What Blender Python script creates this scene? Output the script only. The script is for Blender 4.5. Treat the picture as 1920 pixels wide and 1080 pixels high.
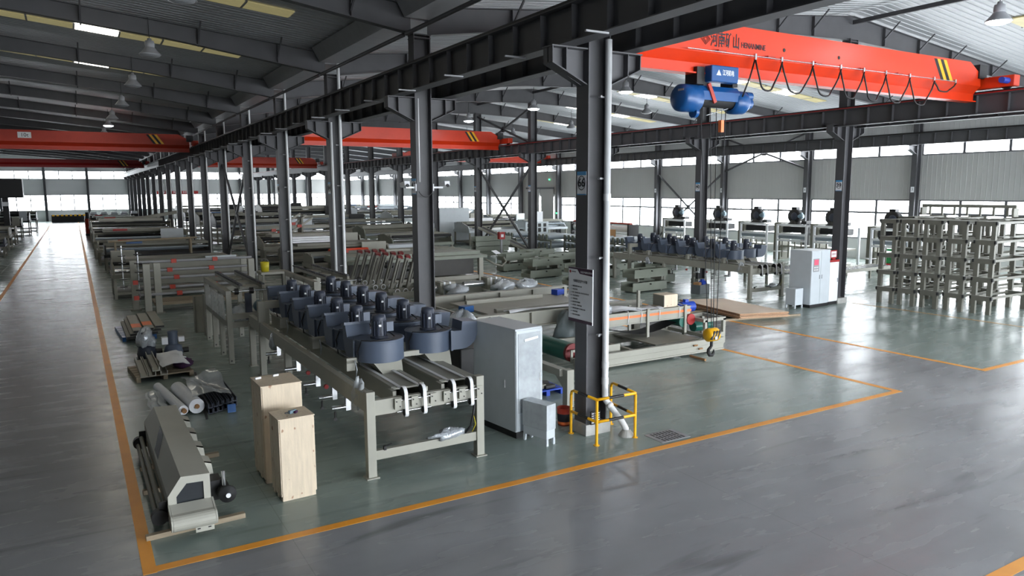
import bpy, math, random
from mathutils import Matrix, Vector
random.seed(7)
for o in list(bpy.data.objects): bpy.data.objects.remove(o)
SC = bpy.context.scene
COL = SC.collection
# ------------------------------------------------------------------ camera
CAM_H = 4.75
YAW, PITCH, ROLL, FPX = 0.534712983, 0.131777226, -0.00547230364, 1378.1343
def _cam():
    cd = bpy.data.cameras.new('camera'); co = bpy.data.objects.new('camera', cd); COL.objects.link(co)
    f = Vector((math.sin(YAW)*math.cos(PITCH), math.cos(YAW)*math.cos(PITCH), -math.sin(PITCH)))
    r = Vector((math.cos(YAW), -math.sin(YAW), 0)); u = r.cross(f)
    r2 = r*math.cos(ROLL)+u*math.sin(ROLL); u2 = -r*math.sin(ROLL)+u*math.cos(ROLL)
    m = Matrix((r2, u2, -f)).transposed().to_4x4(); m.translation = (0, 0, CAM_H)
    co.matrix_world = m
    cd.sensor_width = 36; cd.lens = 36*FPX/1920; cd.clip_end = 500; cd.clip_start = .05
    SC.camera = co
_cam()
# ------------------------------------------------------------------ light and exposure
SKY = 9.0
w = bpy.data.worlds.new('overcast_sky'); SC.world = w; w.use_nodes = True
w.node_tree.nodes['Background'].inputs[0].default_value = (0.90, 0.95, 1.0, 1)
w.node_tree.nodes['Background'].inputs[1].default_value = SKY
SC.view_settings.view_transform = 'Standard'; SC.view_settings.look = 'None'
SC.view_settings.exposure = 1.4; SC.view_settings.gamma = 1; SC.view_settings.use_curve_mapping = False
# geometry of the hall (metres; camera over the origin)
XA, XB, XC, XL = 8.55, 27.4, 46.2, -10.25     # column rows: near row, far row, right wall, left row
XW = -29.0                                    # left outer wall
Y0, YE = -12.6, 147.4                         # front wall, far end wall
F0, DF = 11.4, 8.0                            # first visible frame, frame spacing
SILL, HEAD, BAND0, BAND1 = 1.37, 4.03, 6.8, 7.8
def portal(name, loc, rot, sx, sy):
    l = bpy.data.lights.new(name, 'AREA'); l.shape = 'RECTANGLE'; l.size = sx; l.size_y = sy
    l.cycles.is_portal = True
    o = bpy.data.objects.new(name, l); COL.objects.link(o); o.location = loc; o.rotation_euler = rot
R90 = math.pi/2
LY = YE-Y0
portal('daylight_portal_right_low', (XC+.3, (Y0+YE)/2, (SILL+HEAD)/2), (0, R90, 0), HEAD-SILL, LY)
portal('daylight_portal_right_high', (XC+.3, (Y0+YE)/2, (BAND0+BAND1)/2), (0, R90, 0), BAND1-BAND0, LY)
portal('daylight_portal_end_low', ((XW+XC)/2, YE+.3, (SILL+HEAD)/2+.4), (-R90, 0, 0), XC-XW, HEAD-SILL)
portal('daylight_portal_end_high', ((XW+XC)/2, YE+.3, (BAND0+BAND1)/2+.5), (-R90, 0, 0), XC-XW, 1.3)
FGX0, FGX1, FGZ1 = 4.0, 44.0, 6.8              # glazed gates of the front wall, behind the camera
portal('daylight_portal_front', ((FGX0+FGX1)/2, Y0-.3, FGZ1/2), (R90, 0, 0), FGX1-FGX0, FGZ1)
# ------------------------------------------------------------------ helpers
LABELS = {}
def tag(o, label, cat, group=None):
    o['label'] = label; o['category'] = cat
    if group: o['group'] = group
    LABELS[label] = LABELS.get(label, 0)+1
    return o
def srgb(c):
    return tuple((x/255/12.92 if x/255 <= .04045 else ((x/255+.055)/1.055)**2.4) for x in c)+(1,)
def mat(name, col, rough=.5, metal=0, var=.12, scale=3, bump=0, bscale=40, emis=None, es=0, spec=.5, alpha=1, trans=0, coat=0, stretch=None):
    m = bpy.data.materials.new(name); m.use_nodes = True
    nt = m.node_tree; b = nt.nodes['Principled BSDF']
    c = srgb(col)
    b.inputs['Base Color'].default_value = c
    b.inputs['Roughness'].default_value = rough; b.inputs['Metallic'].default_value = metal
    b.inputs['Specular IOR Level'].default_value = spec
    b.inputs['Alpha'].default_value = alpha
    if trans: b.inputs['Transmission Weight'].default_value = trans
    if coat: b.inputs['Coat Weight'].default_value = coat
    if emis: b.inputs['Emission Color'].default_value = srgb(emis); b.inputs['Emission Strength'].default_value = es
    if var or bump:
        tc = nt.nodes.new('ShaderNodeTexCoord'); mp = nt.nodes.new('ShaderNodeMapping')
        nt.links.new(tc.outputs['Object'], mp.inputs[0])
        if stretch: mp.inputs['Scale'].default_value = stretch
    if var:
        n = nt.nodes.new('ShaderNodeTexNoise'); n.inputs['Scale'].default_value = scale; n.inputs['Detail'].default_value = 5
        nt.links.new(mp.outputs[0], n.inputs['Vector'])
        r = nt.nodes.new('ShaderNodeValToRGB')
        r.color_ramp.elements[0].position = .3; r.color_ramp.elements[1].position = .7
        r.color_ramp.elements[0].color = tuple(x*(1-var) for x in c[:3])+(1,)
        r.color_ramp.elements[1].color = tuple(min(1, x*(1+var)) for x in c[:3])+(1,)
        nt.links.new(n.outputs['Fac'], r.inputs[0]); nt.links.new(r.outputs[0], b.inputs['Base Color'])
    if bump:
        n2 = nt.nodes.new('ShaderNodeTexNoise'); n2.inputs['Scale'].default_value = bscale
        nt.links.new(mp.outputs[0], n2.inputs['Vector'])
        bm = nt.nodes.new('ShaderNodeBump'); bm.inputs['Strength'].default_value = bump; bm.inputs['Distance'].default_value = .02
        nt.links.new(n2.outputs['Fac'], bm.inputs['Height']); nt.links.new(bm.outputs[0], b.inputs['Normal'])
    return m
class MB:
    """collects shapes; build() links them as one mesh object"""
    def __init__(s): s.v = []; s.f = []; s.mi = []; s.sm = []; s.m = 0
    def add(s, vs, fs, smooth=False):
        k = len(s.v); s.v += [tuple(x) for x in vs]
        for f in fs: s.f.append(tuple(i+k for i in f)); s.mi.append(s.m); s.sm.append(smooth)
        return s
    def box(s, x0, x1, y0, y1, z0, z1):
        vs = [(x, y, z) for z in (z0, z1) for y in (y0, y1) for x in (x0, x1)]
        return s.add(vs, [(0, 2, 3, 1), (4, 5, 7, 6), (0, 1, 5, 4), (2, 6, 7, 3), (0, 4, 6, 2), (1, 3, 7, 5)])
    def cbox(s, c, d, rz=0, rx=0, ry=0):
        M = Matrix.Rotation(rz, 3, 'Z') @ Matrix.Rotation(ry, 3, 'Y') @ Matrix.Rotation(rx, 3, 'X')
        vs = [Vector(c)+M @ Vector((x*d[0]/2, y*d[1]/2, z*d[2]/2)) for z in (-1, 1) for y in (-1, 1) for x in (-1, 1)]
        return s.add(vs, [(0, 2, 3, 1), (4, 5, 7, 6), (0, 1, 5, 4), (2, 6, 7, 3), (0, 4, 6, 2), (1, 3, 7, 5)])
    def bar(s, a, b, w, h, up=(0, 0, 1)):
        """rectangular bar from a to b, w sideways, h along up"""
        a, b = Vector(a), Vector(b); d = (b-a).normalized(); up = Vector(up)
        sd = d.cross(up)
        if sd.length < 1e-4: sd = d.cross(Vector((0, 1, 0)))
        sd.normalize(); u = sd.cross(d)
        vs = [p+sd*(i*w/2)+u*(j*h/2) for p in (a, b) for i, j in ((-1, -1), (1, -1), (1, 1), (-1, 1))]
        return s.add(vs, [(3, 2, 1, 0), (4, 5, 6, 7), (0, 1, 5, 4), (1, 2, 6, 5), (2, 3, 7, 6), (3, 0, 4, 7)])
    def cyl(s, a, b, r, n=12, r2=None, caps=True):
        a, b = Vector(a), Vector(b); r2 = r if r2 is None else r2
        d = (b-a).normalized(); t = Vector((0, 0, 1)) if abs(d.z) < .9 else Vector((1, 0, 0))
        x = d.cross(t).normalized(); y = d.cross(x)
        ring = lambda p, q: [p+(x*math.cos(2*math.pi*i/n)+y*math.sin(2*math.pi*i/n))*q for i in range(n)]
        A, B = ring(a, r), ring(b, r2)
        s.add(A+B, [(i, (i+1) % n, n+(i+1) % n, n+i) for i in range(n)], True)
        if caps:
            if r > 0: s.add(A, [tuple(range(n))[::-1]])
            if r2 > 0: s.add(B, [tuple(range(n))])
        return s
    def tube(s, pts, r, n=8, closed=False):
        P = [Vector(p) for p in pts]; N = len(P); vs = []
        prev = None
        for i, p in enumerate(P):
            a = P[(i-1) % N] if (closed or i > 0) else p; b = P[(i+1) % N] if (closed or i < N-1) else p
            d = (b-a).normalized()
            if prev is None:
                t = Vector((0, 0, 1)) if abs(d.z) < .9 else Vector((1, 0, 0)); x = d.cross(t).normalized()
            else: x = (prev-d*prev.dot(d)).normalized()
            prev = x; y = d.cross(x)
            rr = r[i] if isinstance(r, (list, tuple)) else r
            vs += [p+(x*math.cos(2*math.pi*k/n)+y*math.sin(2*math.pi*k/n))*rr for k in range(n)]
        fs = []
        for i in range(N if closed else N-1):
            j = (i+1) % N
            fs += [(i*n+k, i*n+(k+1) % n, j*n+(k+1) % n, j*n+k) for k in range(n)]
        if not closed: fs += [tuple(range(n))[::-1], tuple((N-1)*n+k for k in range(n))]
        return s.add(vs, fs, True)
    def prism(s, poly, axis, a, b):
        """extrude a 2D polygon; axis 'x' poly=(y,z), 'y' poly=(x,z), 'z' poly=(x,y)"""
        def P(u, v, t): return {'x': (t, u, v), 'y': (u, t, v), 'z': (u, v, t)}[axis]
        n = len(poly)
        vs = [P(u, v, a) for u, v in poly]+[P(u, v, b) for u, v in poly]
        return s.add(vs, [tuple(range(n))[::-1], tuple(range(n, 2*n))]+[(i, (i+1) % n, n+(i+1) % n, n+i) for i in range(n)])
    def ibeam(s, a, b, h, w, tw=.012, tf=.02, up=(0, 0, 1)):
        a, b = Vector(a), Vector(b); up = Vector(up).normalized()
        s.bar(a, b, tw, h-2*tf, up); off = up*(h/2-tf/2)
        s.bar(a+off, b+off, w, tf, up); s.bar(a-off, b-off, w, tf, up)
        return s
    def hcol(s, x, y, z0, z1, dx, wy, tw=.015, tf=.025):
        """H column: flanges face +-X (depth dx), flange width wy along Y"""
        s.box(x-dx/2, x-dx/2+tf, y-wy/2, y+wy/2, z0, z1); s.box(x+dx/2-tf, x+dx/2, y-wy/2, y+wy/2, z0, z1)
        s.box(x-dx/2+tf, x+dx/2-tf, y-tw/2, y+tw/2, z0, z1); return s
    def lathe(s, c, prof, n=20, axis='z', cap=False):
        """profile [(r, h)] about an axis through c"""
        vs = []; c = Vector(c)
        for r, h in prof:
            for i in range(n):
                a = 2*math.pi*i/n; p, q = r*math.cos(a), r*math.sin(a)
                vs.append(c+Vector({'z': (p, q, h), 'x': (h, p, q), 'y': (q, h, p)}[axis]))
        m = len(prof)
        s.add(vs, [(j*n+i, j*n+(i+1) % n, (j+1)*n+(i+1) % n, (j+1)*n+i) for j in range(m-1) for i in range(n)], True)
        if cap: s.add([Vector(v) for v in vs[-n:]], [tuple(range(n))]); s.add([Vector(v) for v in vs[:n]], [tuple(range(n))[::-1]])
        return s
    def grid(s, fn, nu, nv, smooth=True):
        vs = [fn(i/nu, j/nv) for j in range(nv+1) for i in range(nu+1)]
        return s.add(vs, [(j*(nu+1)+i, j*(nu+1)+i+1, (j+1)*(nu+1)+i+1, (j+1)*(nu+1)+i) for j in range(nv) for i in range(nu)], smooth)
    def mesh(s, name, mats):
        me = bpy.data.meshes.new(name); me.from_pydata(s.v, [], s.f)
        for m in (mats if isinstance(mats, (list, tuple)) else [mats]): me.materials.append(m)
        me.polygons.foreach_set('material_index', s.mi); me.polygons.foreach_set('use_smooth', s.sm); me.update()
        return me
    def build(s, name, mats, parent=None, bevel=0):
        o = bpy.data.objects.new(name, s.mesh(name, mats)); COL.objects.link(o)
        if parent: o.parent = parent
        if bevel:
            b = o.modifiers.new('bevel', 'BEVEL'); b.width = bevel; b.segments = 2; b.limit_method = 'ANGLE'
        return o
def inst(me, name, parent=None, loc=(0, 0, 0), rz=0, sc=None):
    o = bpy.data.objects.new(name, me); COL.objects.link(o); o.parent = parent; o.location = loc; o.rotation_euler = (0, 0, rz)
    if sc: o.scale = sc
    return o
def empty(name, loc=(0, 0, 0), rz=0):
    o = bpy.data.objects.new(name, None); COL.objects.link(o); o.location = loc; o.rotation_euler = (0, 0, rz)
    o.empty_display_size = .1
    return o
def thing(name, label, cat, loc=(0, 0, 0), rz=0, group=None):
    return tag(empty(name, loc, rz), label, cat, group)
def copy_tree(o, parent=None):
    c = o.copy(); COL.objects.link(c); c.parent = parent
    for ch in list(o.children): copy_tree(ch, c)
    return c
def dup(root, loc, rz=None, label=None, group=None):
    c = copy_tree(root); c.location = loc
    if rz is not None: c.rotation_euler = (0, 0, rz)
    if label: c['label'] = label; LABELS[label] = LABELS.get(label, 0)+1
    if group: c['group'] = group
    return c
def struct(o): o['kind'] = 'structure'; return o
def stuff(o): o['kind'] = 'stuff'; return o
ORD = ['first', 'second', 'third', 'fourth', 'fifth', 'sixth', 'seventh', 'eighth', 'ninth', 'tenth', 'eleventh', 'twelfth',
       'thirteenth', 'fourteenth', 'fifteenth', 'sixteenth', 'seventeenth', 'eighteenth', 'nineteenth', 'twentieth']
def text(name, body, size, m, parent, M, extrude=.002, width=None, bold=0):
    cu = bpy.data.curves.new(name, 'FONT'); cu.body = body; cu.size = size; cu.extrude = extrude; cu.offset = bold; cu.align_x = 'CENTER'; cu.align_y = 'CENTER'
    t = bpy.data.objects.new(name, cu); COL.objects.link(t)
    me = bpy.data.meshes.new_from_object(t.evaluated_get(bpy.context.evaluated_depsgraph_get()))
    bpy.data.objects.remove(t)
    if width and me.vertices:
        xs = [v.co.x for v in me.vertices]; k = width/(max(xs)-min(xs))
        for v in me.vertices: v.co.x *= k
    me.transform(M); me.materials.clear(); me.materials.append(m)
    o = bpy.data.objects.new(name, me); COL.objects.link(o); o.parent = parent
    return o
def face_mat(center, right, up):
    """matrix putting text (x right, y up) on a plane"""
    r = Vector(right).normalized(); u = Vector(up).normalized(); n = r.cross(u)
    m = Matrix((r, u, n)).transposed().to_4x4(); m.translation = center; return m
# ------------------------------------------------------------------ materials
M = {}
def dm(k, *a, **kw): M[k] = mat(k, *a, **kw)
dm('steel', (76, 76, 79), .55, var=.10, scale=1.5)                 # dark grey structural paint
dm('steel_l', (76, 76, 79), .55, var=.10, scale=1.5)
dm('roof', (168, 171, 174), .42, 0, var=.05, scale=.4)
dm('wallp', (172, 172, 171), .6, var=.05, scale=.3)
dm('dado', (205, 206, 204), .6, var=.05, scale=.5)
dm('pvc', (214, 216, 217), .35, var=.04)
dm('gutter', (150, 151, 154), .5, var=.06)
dm('frame_w', (92, 92, 96), .5, var=.05)
dm('beige', (158, 157, 146), .5, var=.05, scale=2)                  # machine paint, pebble grey
dm('beige_d', (128, 127, 116), .55, var=.08, scale=2)
dm('green_grey', (128, 134, 122), .5, var=.06, scale=2)
dm('cover', (178, 177, 166), .5, var=.05, scale=1.5)
dm('bluegrey', (82, 93, 111), .42, var=.05, scale=3)
dm('motor', (52, 58, 72), .45, var=.06)
dm('black', (22, 22, 24), .5, var=.1)
dm('rubber', (30, 31, 32), .7, var=.15)
dm('chrome', (200, 202, 205), .2, .9, var=.02)
dm('cab', (196, 203, 208), .38, var=.03)
dm('white', (234, 236, 240), .5, var=.03)
dm('belt_w', (225, 226, 228), .5, var=.04)
dm('orange', (214, 54, 12), .38, var=.05, scale=1.5)
dm('orange_d', (176, 48, 22), .45, var=.06)
dm('red', (160, 30, 30), .5, var=.06)
dm('blue', (18, 78, 138), .35, var=.06)
dm('blue_b', (28, 66, 170), .45, var=.06)
dm('yellow', (240, 178, 14), .4, var=.05)
dm('yellow_l', (205, 190, 40), .5, var=.05)
dm('green', (28, 96, 84), .35, var=.08)
dm('green_d', (20, 130, 66), .4, var=.08)
dm('line', (255, 166, 48), .45, var=.10, scale=2.5)
dm('line_old', (190, 150, 90), .5, var=.2, scale=3)
dm('wood', (218, 202, 178), .6, var=.09, scale=4, stretch=(6, 6, .6), bump=.15, bscale=30)
dm('wood_d', (150, 136, 114), .65, var=.15, scale=4, stretch=(1, 8, 8))
dm('ply', (226, 204, 182), .55, var=.06, scale=2)
dm('plyedge', (190, 152, 120), .7, var=.2, scale=30)
dm('concrete', (170, 170, 166), .8, var=.12, scale=6, bump=.2)
dm('glass', (235, 242, 246), .05, var=0, alpha=.12)
dm('film', (214, 220, 224), .12, var=.1, scale=8, alpha=.5, bump=.5, bscale=6)
dm('film_s', (190, 196, 202), .18, .35, var=.1, scale=9, bump=1.0, bscale=22)
dm('darkglass', (46, 50, 54), .2, var=.05)
dm('purple', (56, 22, 60), .7, var=.1)
dm('lamp_on', (255, 255, 255), .5, var=0, emis=(240, 244, 255), es=30)
dm('lamp_off', (150, 152, 156), .4, var=.05)
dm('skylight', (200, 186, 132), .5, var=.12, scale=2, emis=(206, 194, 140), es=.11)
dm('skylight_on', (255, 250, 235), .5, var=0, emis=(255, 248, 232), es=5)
dm('bluesign', (70, 150, 205), .5, var=0)
dm('maroon', (62, 26, 52), .5, var=0)
dm('pink', (232, 92, 120), .5, var=0)
dm('ink', (30, 30, 40), .6, var=0)
dm('cyan', (118, 142, 154), .4, var=.05)
dm('roller', (148, 158, 166), .35, .2, var=.05)
dm('card', (150, 112, 74), .8, var=.1)
dm('peach', (255, 130, 70), .5, var=.04)
dm('trestle', (112, 111, 101), .5, var=.08, scale=2)
dm('red_dark', (110, 26, 28), .5, var=.08)
def add_knots(m):
    nt = m.node_tree; b = nt.nodes['Principled BSDF']; src = b.inputs['Base Color'].links[0].from_socket
    tc = nt.nodes.new('ShaderNodeTexCoord'); n = nt.nodes.new('ShaderNodeTexNoise'); n.inputs['Scale'].default_value = 11; n.inputs['Detail'].default_value = 1
    mp = nt.nodes.new('ShaderNodeMapping'); mp.inputs['Scale'].default_value = (1, 1, .7); nt.links.new(tc.outputs['Object'], mp.inputs[0]); nt.links.new(mp.outputs[0], n.inputs['Vector'])
    r = nt.nodes.new('ShaderNodeValToRGB'); r.color_ramp.elements[0].position = .70; r.color_ramp.elements[1].position = .76
    r.color_ramp.elements[0].color = (0, 0, 0, 1); r.color_ramp.elements[1].color = (.75, .75, .75, 1); nt.links.new(n.outputs['Fac'], r.inputs[0])
    mx = nt.nodes.new('ShaderNodeMix'); mx.data_type = 'RGBA'; nt.links.new(r.outputs[0], mx.inputs[0]); nt.links.new(src, mx.inputs[6]); mx.inputs[7].default_value = srgb((150, 96, 56)); nt.links.new(mx.outputs[2], b.inputs['Base Color'])
add_knots(M['wood'])
# ================================================================== the hall
NF = 17                                        # frames at F0 + DF*k, k = 0..16, end wall at k = 17
FY = [F0+DF*k for k in range(-3, NF)]          # also frames behind the camera
VIS = [F0+DF*k for k in range(0, NF)]
def floor_material():
    m = bpy.data.materials.new('epoxy_floor'); m.use_nodes = True; nt = m.node_tree; b = nt.nodes['Principled BSDF']
    N = lambda t: nt.nodes.new(t); L = nt.links.new
    tc = N('ShaderNodeTexCoord'); sx = N('ShaderNodeSeparateXYZ'); L(tc.outputs['Object'], sx.inputs[0])
    def math_(op, a, c):
        n = N('ShaderNodeMath'); n.operation = op
        for i, q in enumerate((a, c)):
            if isinstance(q, (int, float)): n.inputs[i].default_value = q
            else: L(q, n.inputs[i])
        return n.outputs[0]
    X, Y = sx.outputs[0], sx.outputs[1]
    inY = math_('GREATER_THAN', Y, 9.9)
    z1 = math_('MULTIPLY', math_('GREATER_THAN', X, .58), math_('LESS_THAN', X, 16.5))
    z2 = math_('GREATER_THAN', X, 20.25); z3 = math_('LESS_THAN', X, -3.15)
    zone = math_('MULTIPLY', inY, math_('MINIMUM', math_('ADD', math_('ADD', z1, z2), z3), 1))
    n1 = N('ShaderNodeTexNoise'); n1.inputs['Scale'].default_value = .35; n1.inputs['Detail'].default_value = 8; n1.inputs['Roughness'].default_value = .65
    L(tc.outputs['Object'], n1.inputs['Vector'])
    def ramp(c0, c1, src, p0=.3, p1=.7):
        r = N('ShaderNodeValToRGB'); e = r.color_ramp.elements; e[0].position = p0; e[1].position = p1
        e[0].color = srgb(c0); e[1].color = srgb(c1); L(src, r.inputs[0]); return r.outputs[0]
    mp = N('ShaderNodeMapping'); mp.inputs['Rotation'].default_value = (0, 0, .5); mp.inputs['Scale'].default_value = (.35, 1.6, 1)
    L(tc.outputs['Object'], mp.inputs[0])
    n3 = N('ShaderNodeTexNoise'); n3.inputs['Scale'].default_value = .9; n3.inputs['Detail'].default_value = 7; L(mp.outputs[0], n3.inputs['Vector'])
    mixn = math_('ADD', math_('MULTIPLY', n1.outputs['Fac'], .6), math_('MULTIPLY', n3.outputs['Fac'], .4))
    grey = ramp((138, 139, 141), (152, 154, 157), mixn, .36, .64); grn = ramp((130, 143, 137), (145, 158, 152), mixn, .36, .64)
    mx = N('ShaderNodeMix'); mx.data_type = 'RGBA'; L(zone, mx.inputs[0]); L(grey, mx.inputs[6]); L(grn, mx.inputs[7])
    # tyre marks: thin dark arcs in the cross aisle
    wv = N('ShaderNodeTexNoise'); wv.inputs['Scale'].default_value = 1.1; wv.inputs['Detail'].default_value = 4; wv.inputs['Distortion'].default_value = 1.2
    mp2 = N('ShaderNodeMapping'); mp2.inputs['Rotation'].default_value = (0, 0, -.7); mp2.inputs['Scale'].default_value = (.18, 1.4, 1); L(tc.outputs['Object'], mp2.inputs[0]); L(mp2.outputs[0], wv.inputs['Vector'])
    mark = ramp((255, 255, 255), (205, 205, 205), wv.outputs['Fac'], .6, .74)
    # saw-cut joints every 6 m
    def joint(c, period, off):
        t = math_('ABSOLUTE', math_('SUBTRACT', math_('FRACT', math_('DIVIDE', math_('ADD', c, off), period), 0), .5), 0)
        return math_('GREATER_THAN', t, .5-.006/period)
    j = math_('MAXIMUM', joint(X, 6.27, 4.0+627), joint(Y, 8.0, 4.3+800))
    mul = N('ShaderNodeMix'); mul.data_type = 'RGBA'; mul.blend_type = 'MULTIPLY'; mul.inputs[0].default_value = 1
    L(mx.outputs[2], mul.inputs[6]); L(mark, mul.inputs[7])
    mj = N('ShaderNodeMix'); mj.data_type = 'RGBA'; L(math_('MULTIPLY', j, .35), mj.inputs[0]); L(mul.outputs[2], mj.inputs[6]); mj.inputs[7].default_value = srgb((70, 72, 74))
    L(mj.outputs[2], b.inputs['Base Color'])
    n2 = N('ShaderNodeTexNoise'); n2.inputs['Scale'].default_value = 1.7; n2.inputs['Detail'].default_value = 6; L(mp.outputs[0], n2.inputs['Vector'])
    mr = N('ShaderNodeMapRange'); mr.inputs[1].default_value = .3; mr.inputs[2].default_value = .7; mr.inputs[3].default_value = .19; mr.inputs[4].default_value = .32
    L(n2.outputs['Fac'], mr.inputs[0]); L(mr.outputs[0], b.inputs['Roughness'])
    n4 = N('ShaderNodeTexNoise'); n4.inputs['Scale'].default_value = .55; n4.inputs['Detail'].default_value = 3; L(tc.outputs['Object'], n4.inputs['Vector'])
    bp = N('ShaderNodeBump'); bp.inputs['Strength'].default_value = .07; bp.inputs['Distance'].default_value = .06; L(n4.outputs['Fac'], bp.inputs['Height']); L(bp.outputs[0], b.inputs['Normal'])
    b.inputs['Specular IOR Level'].default_value = .3
    return m
struct(MB().box(XW, XC, Y0, YE, -.3, 0).build('floor', floor_material()))
# ---- painted floor lines
def fline(label, x0, x1, y0, y1, m='line', z=.003):
    tag(MB().box(x0, x1, y0, y1, 0, z).build('floor_line', M[m]), label, 'floor line')
fline('long orange line along the right edge of the left aisle', .42, .58, 9.8, 140)
fline('orange line along the left edge of the far left aisle', -3.25, -3.1, 14, 140)
fline('orange line running across in front of the crates and the guard rail', .58, 16.36, 9.82, 9.98)
fline('orange line from the floor corner back past the hanging hook', 16.36, 16.52, 9.82, 140, z=.004)
fline('orange line from the right floor corner back past the plywood stack', 20.2, 20.36, 9.85, 140, z=.004)
fline('orange line running right from the floor corner near the rack of trestles', 20.36, 44, 9.85, 10.01)
fline('short orange line in the bottom right corner of the floor', 7.5, 20, 4.2, 4.37)
fline('faded yellow line on the floor in front of the stacked trestles', 27.75, 27.87, 10.2, 19, 'line_old')
# ---- roof
def zroof(x):                                  # top of the rafters
    if x <= XA: return 9.75+.1*(XA-x) if x >= XL else 9.75+.1*(XA-XL)-.1*(XL-x)
    return 9.75+.098*(x-XA) if x <= XB else 9.75+.098*(XB-XA)-.098*(x-XB)
def roof_sheet():
    mb = MB(); xs = [XW, XL, XA, XB, XC+.2]; p = .32; n = int((YE-Y0)/p); prof = []
    for i in range(n):
        y = Y0+i*p; prof += [(y, .0), (y+.22, .0), (y+.24, .035), (y+.30, .035)]
    prof.append((YE, 0)); m = len(prof)
    vs = [(x, y, zroof(x)+.14+h) for x in xs for y, h in prof]
    mb.add(vs, [(j*m+i, j*m+i+1, (j+1)*m+i+1, (j+1)*m+i) for j in range(len(xs)-1) for i in range(m-1)])
    vs2 = [(x, y, zroof(x)+.30) for x in xs for y in (Y0, YE)]
    mb.add(vs2, [(j*2, j*2+1, j*2+3, j*2+2) for j in range(len(xs)-1)])
    return mb
struct(roof_sheet().build('ceiling', M['roof']))
WN = [0]
# ---- skylight strips: translucent roof panels in the middle of each bay
def skylights():
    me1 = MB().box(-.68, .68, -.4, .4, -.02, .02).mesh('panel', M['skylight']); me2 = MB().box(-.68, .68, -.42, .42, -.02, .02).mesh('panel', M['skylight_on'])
    mc = MB().box(-.03, .03, -.46, .46, -.02, .03).mesh('clip', M['gutter'])
    for k in range(0, 9):
        y = F0+DF*k+4.0
        for xs, on, what in (([-4.5+1.42*i for i in range(8)], (4,), 'left bay'), ([13.2+1.42*i for i in range(7)], (2,), 'middle bay'), ([32.5+1.42*i for i in range(7)], (1, 4), 'right bay')):
            WN[0] += 1; t = struct(empty('window_%d' % WN[0], (xs[0], y, zroof(xs[0])+.10)))
            sl = (zroof(xs[1])-zroof(xs[0]))/(xs[1]-xs[0])
            for i, x in enumerate(xs):
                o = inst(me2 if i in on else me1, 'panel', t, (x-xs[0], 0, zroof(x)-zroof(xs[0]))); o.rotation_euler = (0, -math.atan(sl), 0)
                if k < 4 and i: inst(mc, 'clip', t, (x-xs[0]-.71, 0, zroof(x-.71)-zroof(xs[0])-.01))
skylights()
# ---- portal frames: columns, brackets, rafters
COLMESH = {}
def column(x, y, ztop, label, bracket=True, zb=7.30, wide=.5, sides=(-1, 1), num=None, group=None):
    key = (round(ztop, 2), bracket, zb, wide, sides)
    t = thing('steel_column', label, 'column', (x, y, 0), group=group)
    if key not in COLMESH:
        d = {}
        d['shaft'] = MB().hcol(0, 0, .12, ztop, wide, .38).box(-.0, .0, 0, 0, 0, 0).mesh('shaft', M['steel'])
        d['plinth'] = MB().box(-wide/2-.05, wide/2+.05, -.26, .26, 0, .22).mesh('plinth', M['concrete'])
        d['plate'] = MB().box(-wide/2-.01, wide/2+.01, -.2, .2, ztop-.03, ztop).box(-wide/2-.01, wide/2+.01, -.2, .2, ztop-.12, ztop-.09).mesh('cap_plate', M['steel'])
        if bracket:
            for s in sides:
                b = MB(); e = wide/2; o = 1.02
                b.prism([(s*e, zb-.62), (s*(e+.06), zb-.62), (s*o, zb-.26), (s*o, zb), (s*e, zb)][::s], 'y', -.012, .012)
                b.box(min(s*e, s*(o+.02)), max(s*e, s*(o+.02)), -.17, .17, zb, zb+.025)
                b.box(min(s*(o-.02), s*o), max(s*(o-.02), s*o), -.15, .15, zb-.26, zb)
                b.bar((s*e, 0, zb-.62), (s*o, 0, zb-.27), .3, .02, (0, 0, 1))
                b.box(min(s*.7, s*.72), max(s*.7, s*.72), -.15, .15, zb-.42, zb)
                d['bracket%d' % s] = b.mesh('bracket', M['steel_l'])
        COLMESH[key] = d
    for k, me in COLMESH[key].items(): inst(me, me.name.split('.')[0], t)
    if num:
        s = num
        p = MB().box(-wide/2-.006, -wide/2-.001, -.145, .145, 4.66, 5.1).build('number_sign', M['white'], t)
        MB().box(-wide/2-.009, -wide/2-.006, -.145, .145, 5.03, 5.1).build('blue_band', M['bluesign'], p)
        MB().box(-wide/2-.009, -wide/2-.006, -.145, .145, 4.66, 4.68).build('blue_edge', M['bluesign'], p)
        MB().tube([(-wide/2-.010, .115*math.cos(a*math.pi/8), 4.885+.13*math.sin(a*math.pi/8)) for a in range(16)], .007, 4, True).build('sign_ring', M['ink'], p)
        text('sign_number', s, .22, M['ink'], p, face_mat((-wide/2-.012, 0, 4.885), (0, -1, 0), (0, 0, 1)), bold=.003)
    return t
RAFT = {}
def rafter_piece(mb, x0, x1, zt0, zt1, d0, d1, wy=.26):
    """tapered I rafter between x0 and x1 with its top at zt and depth d"""
    mb.prism([(x0, zt0-d0), (x1, zt1-d1), (x1, zt1), (x0, zt0)], 'y', -.008, .008)
    mb.bar((x0, 0, zt0-.01), (x1, 0, zt1-.01), wy, .02); mb.bar((x0, 0, zt0-d0+.01), (x1, 0, zt1-d1+.01), wy, .02)
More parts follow.
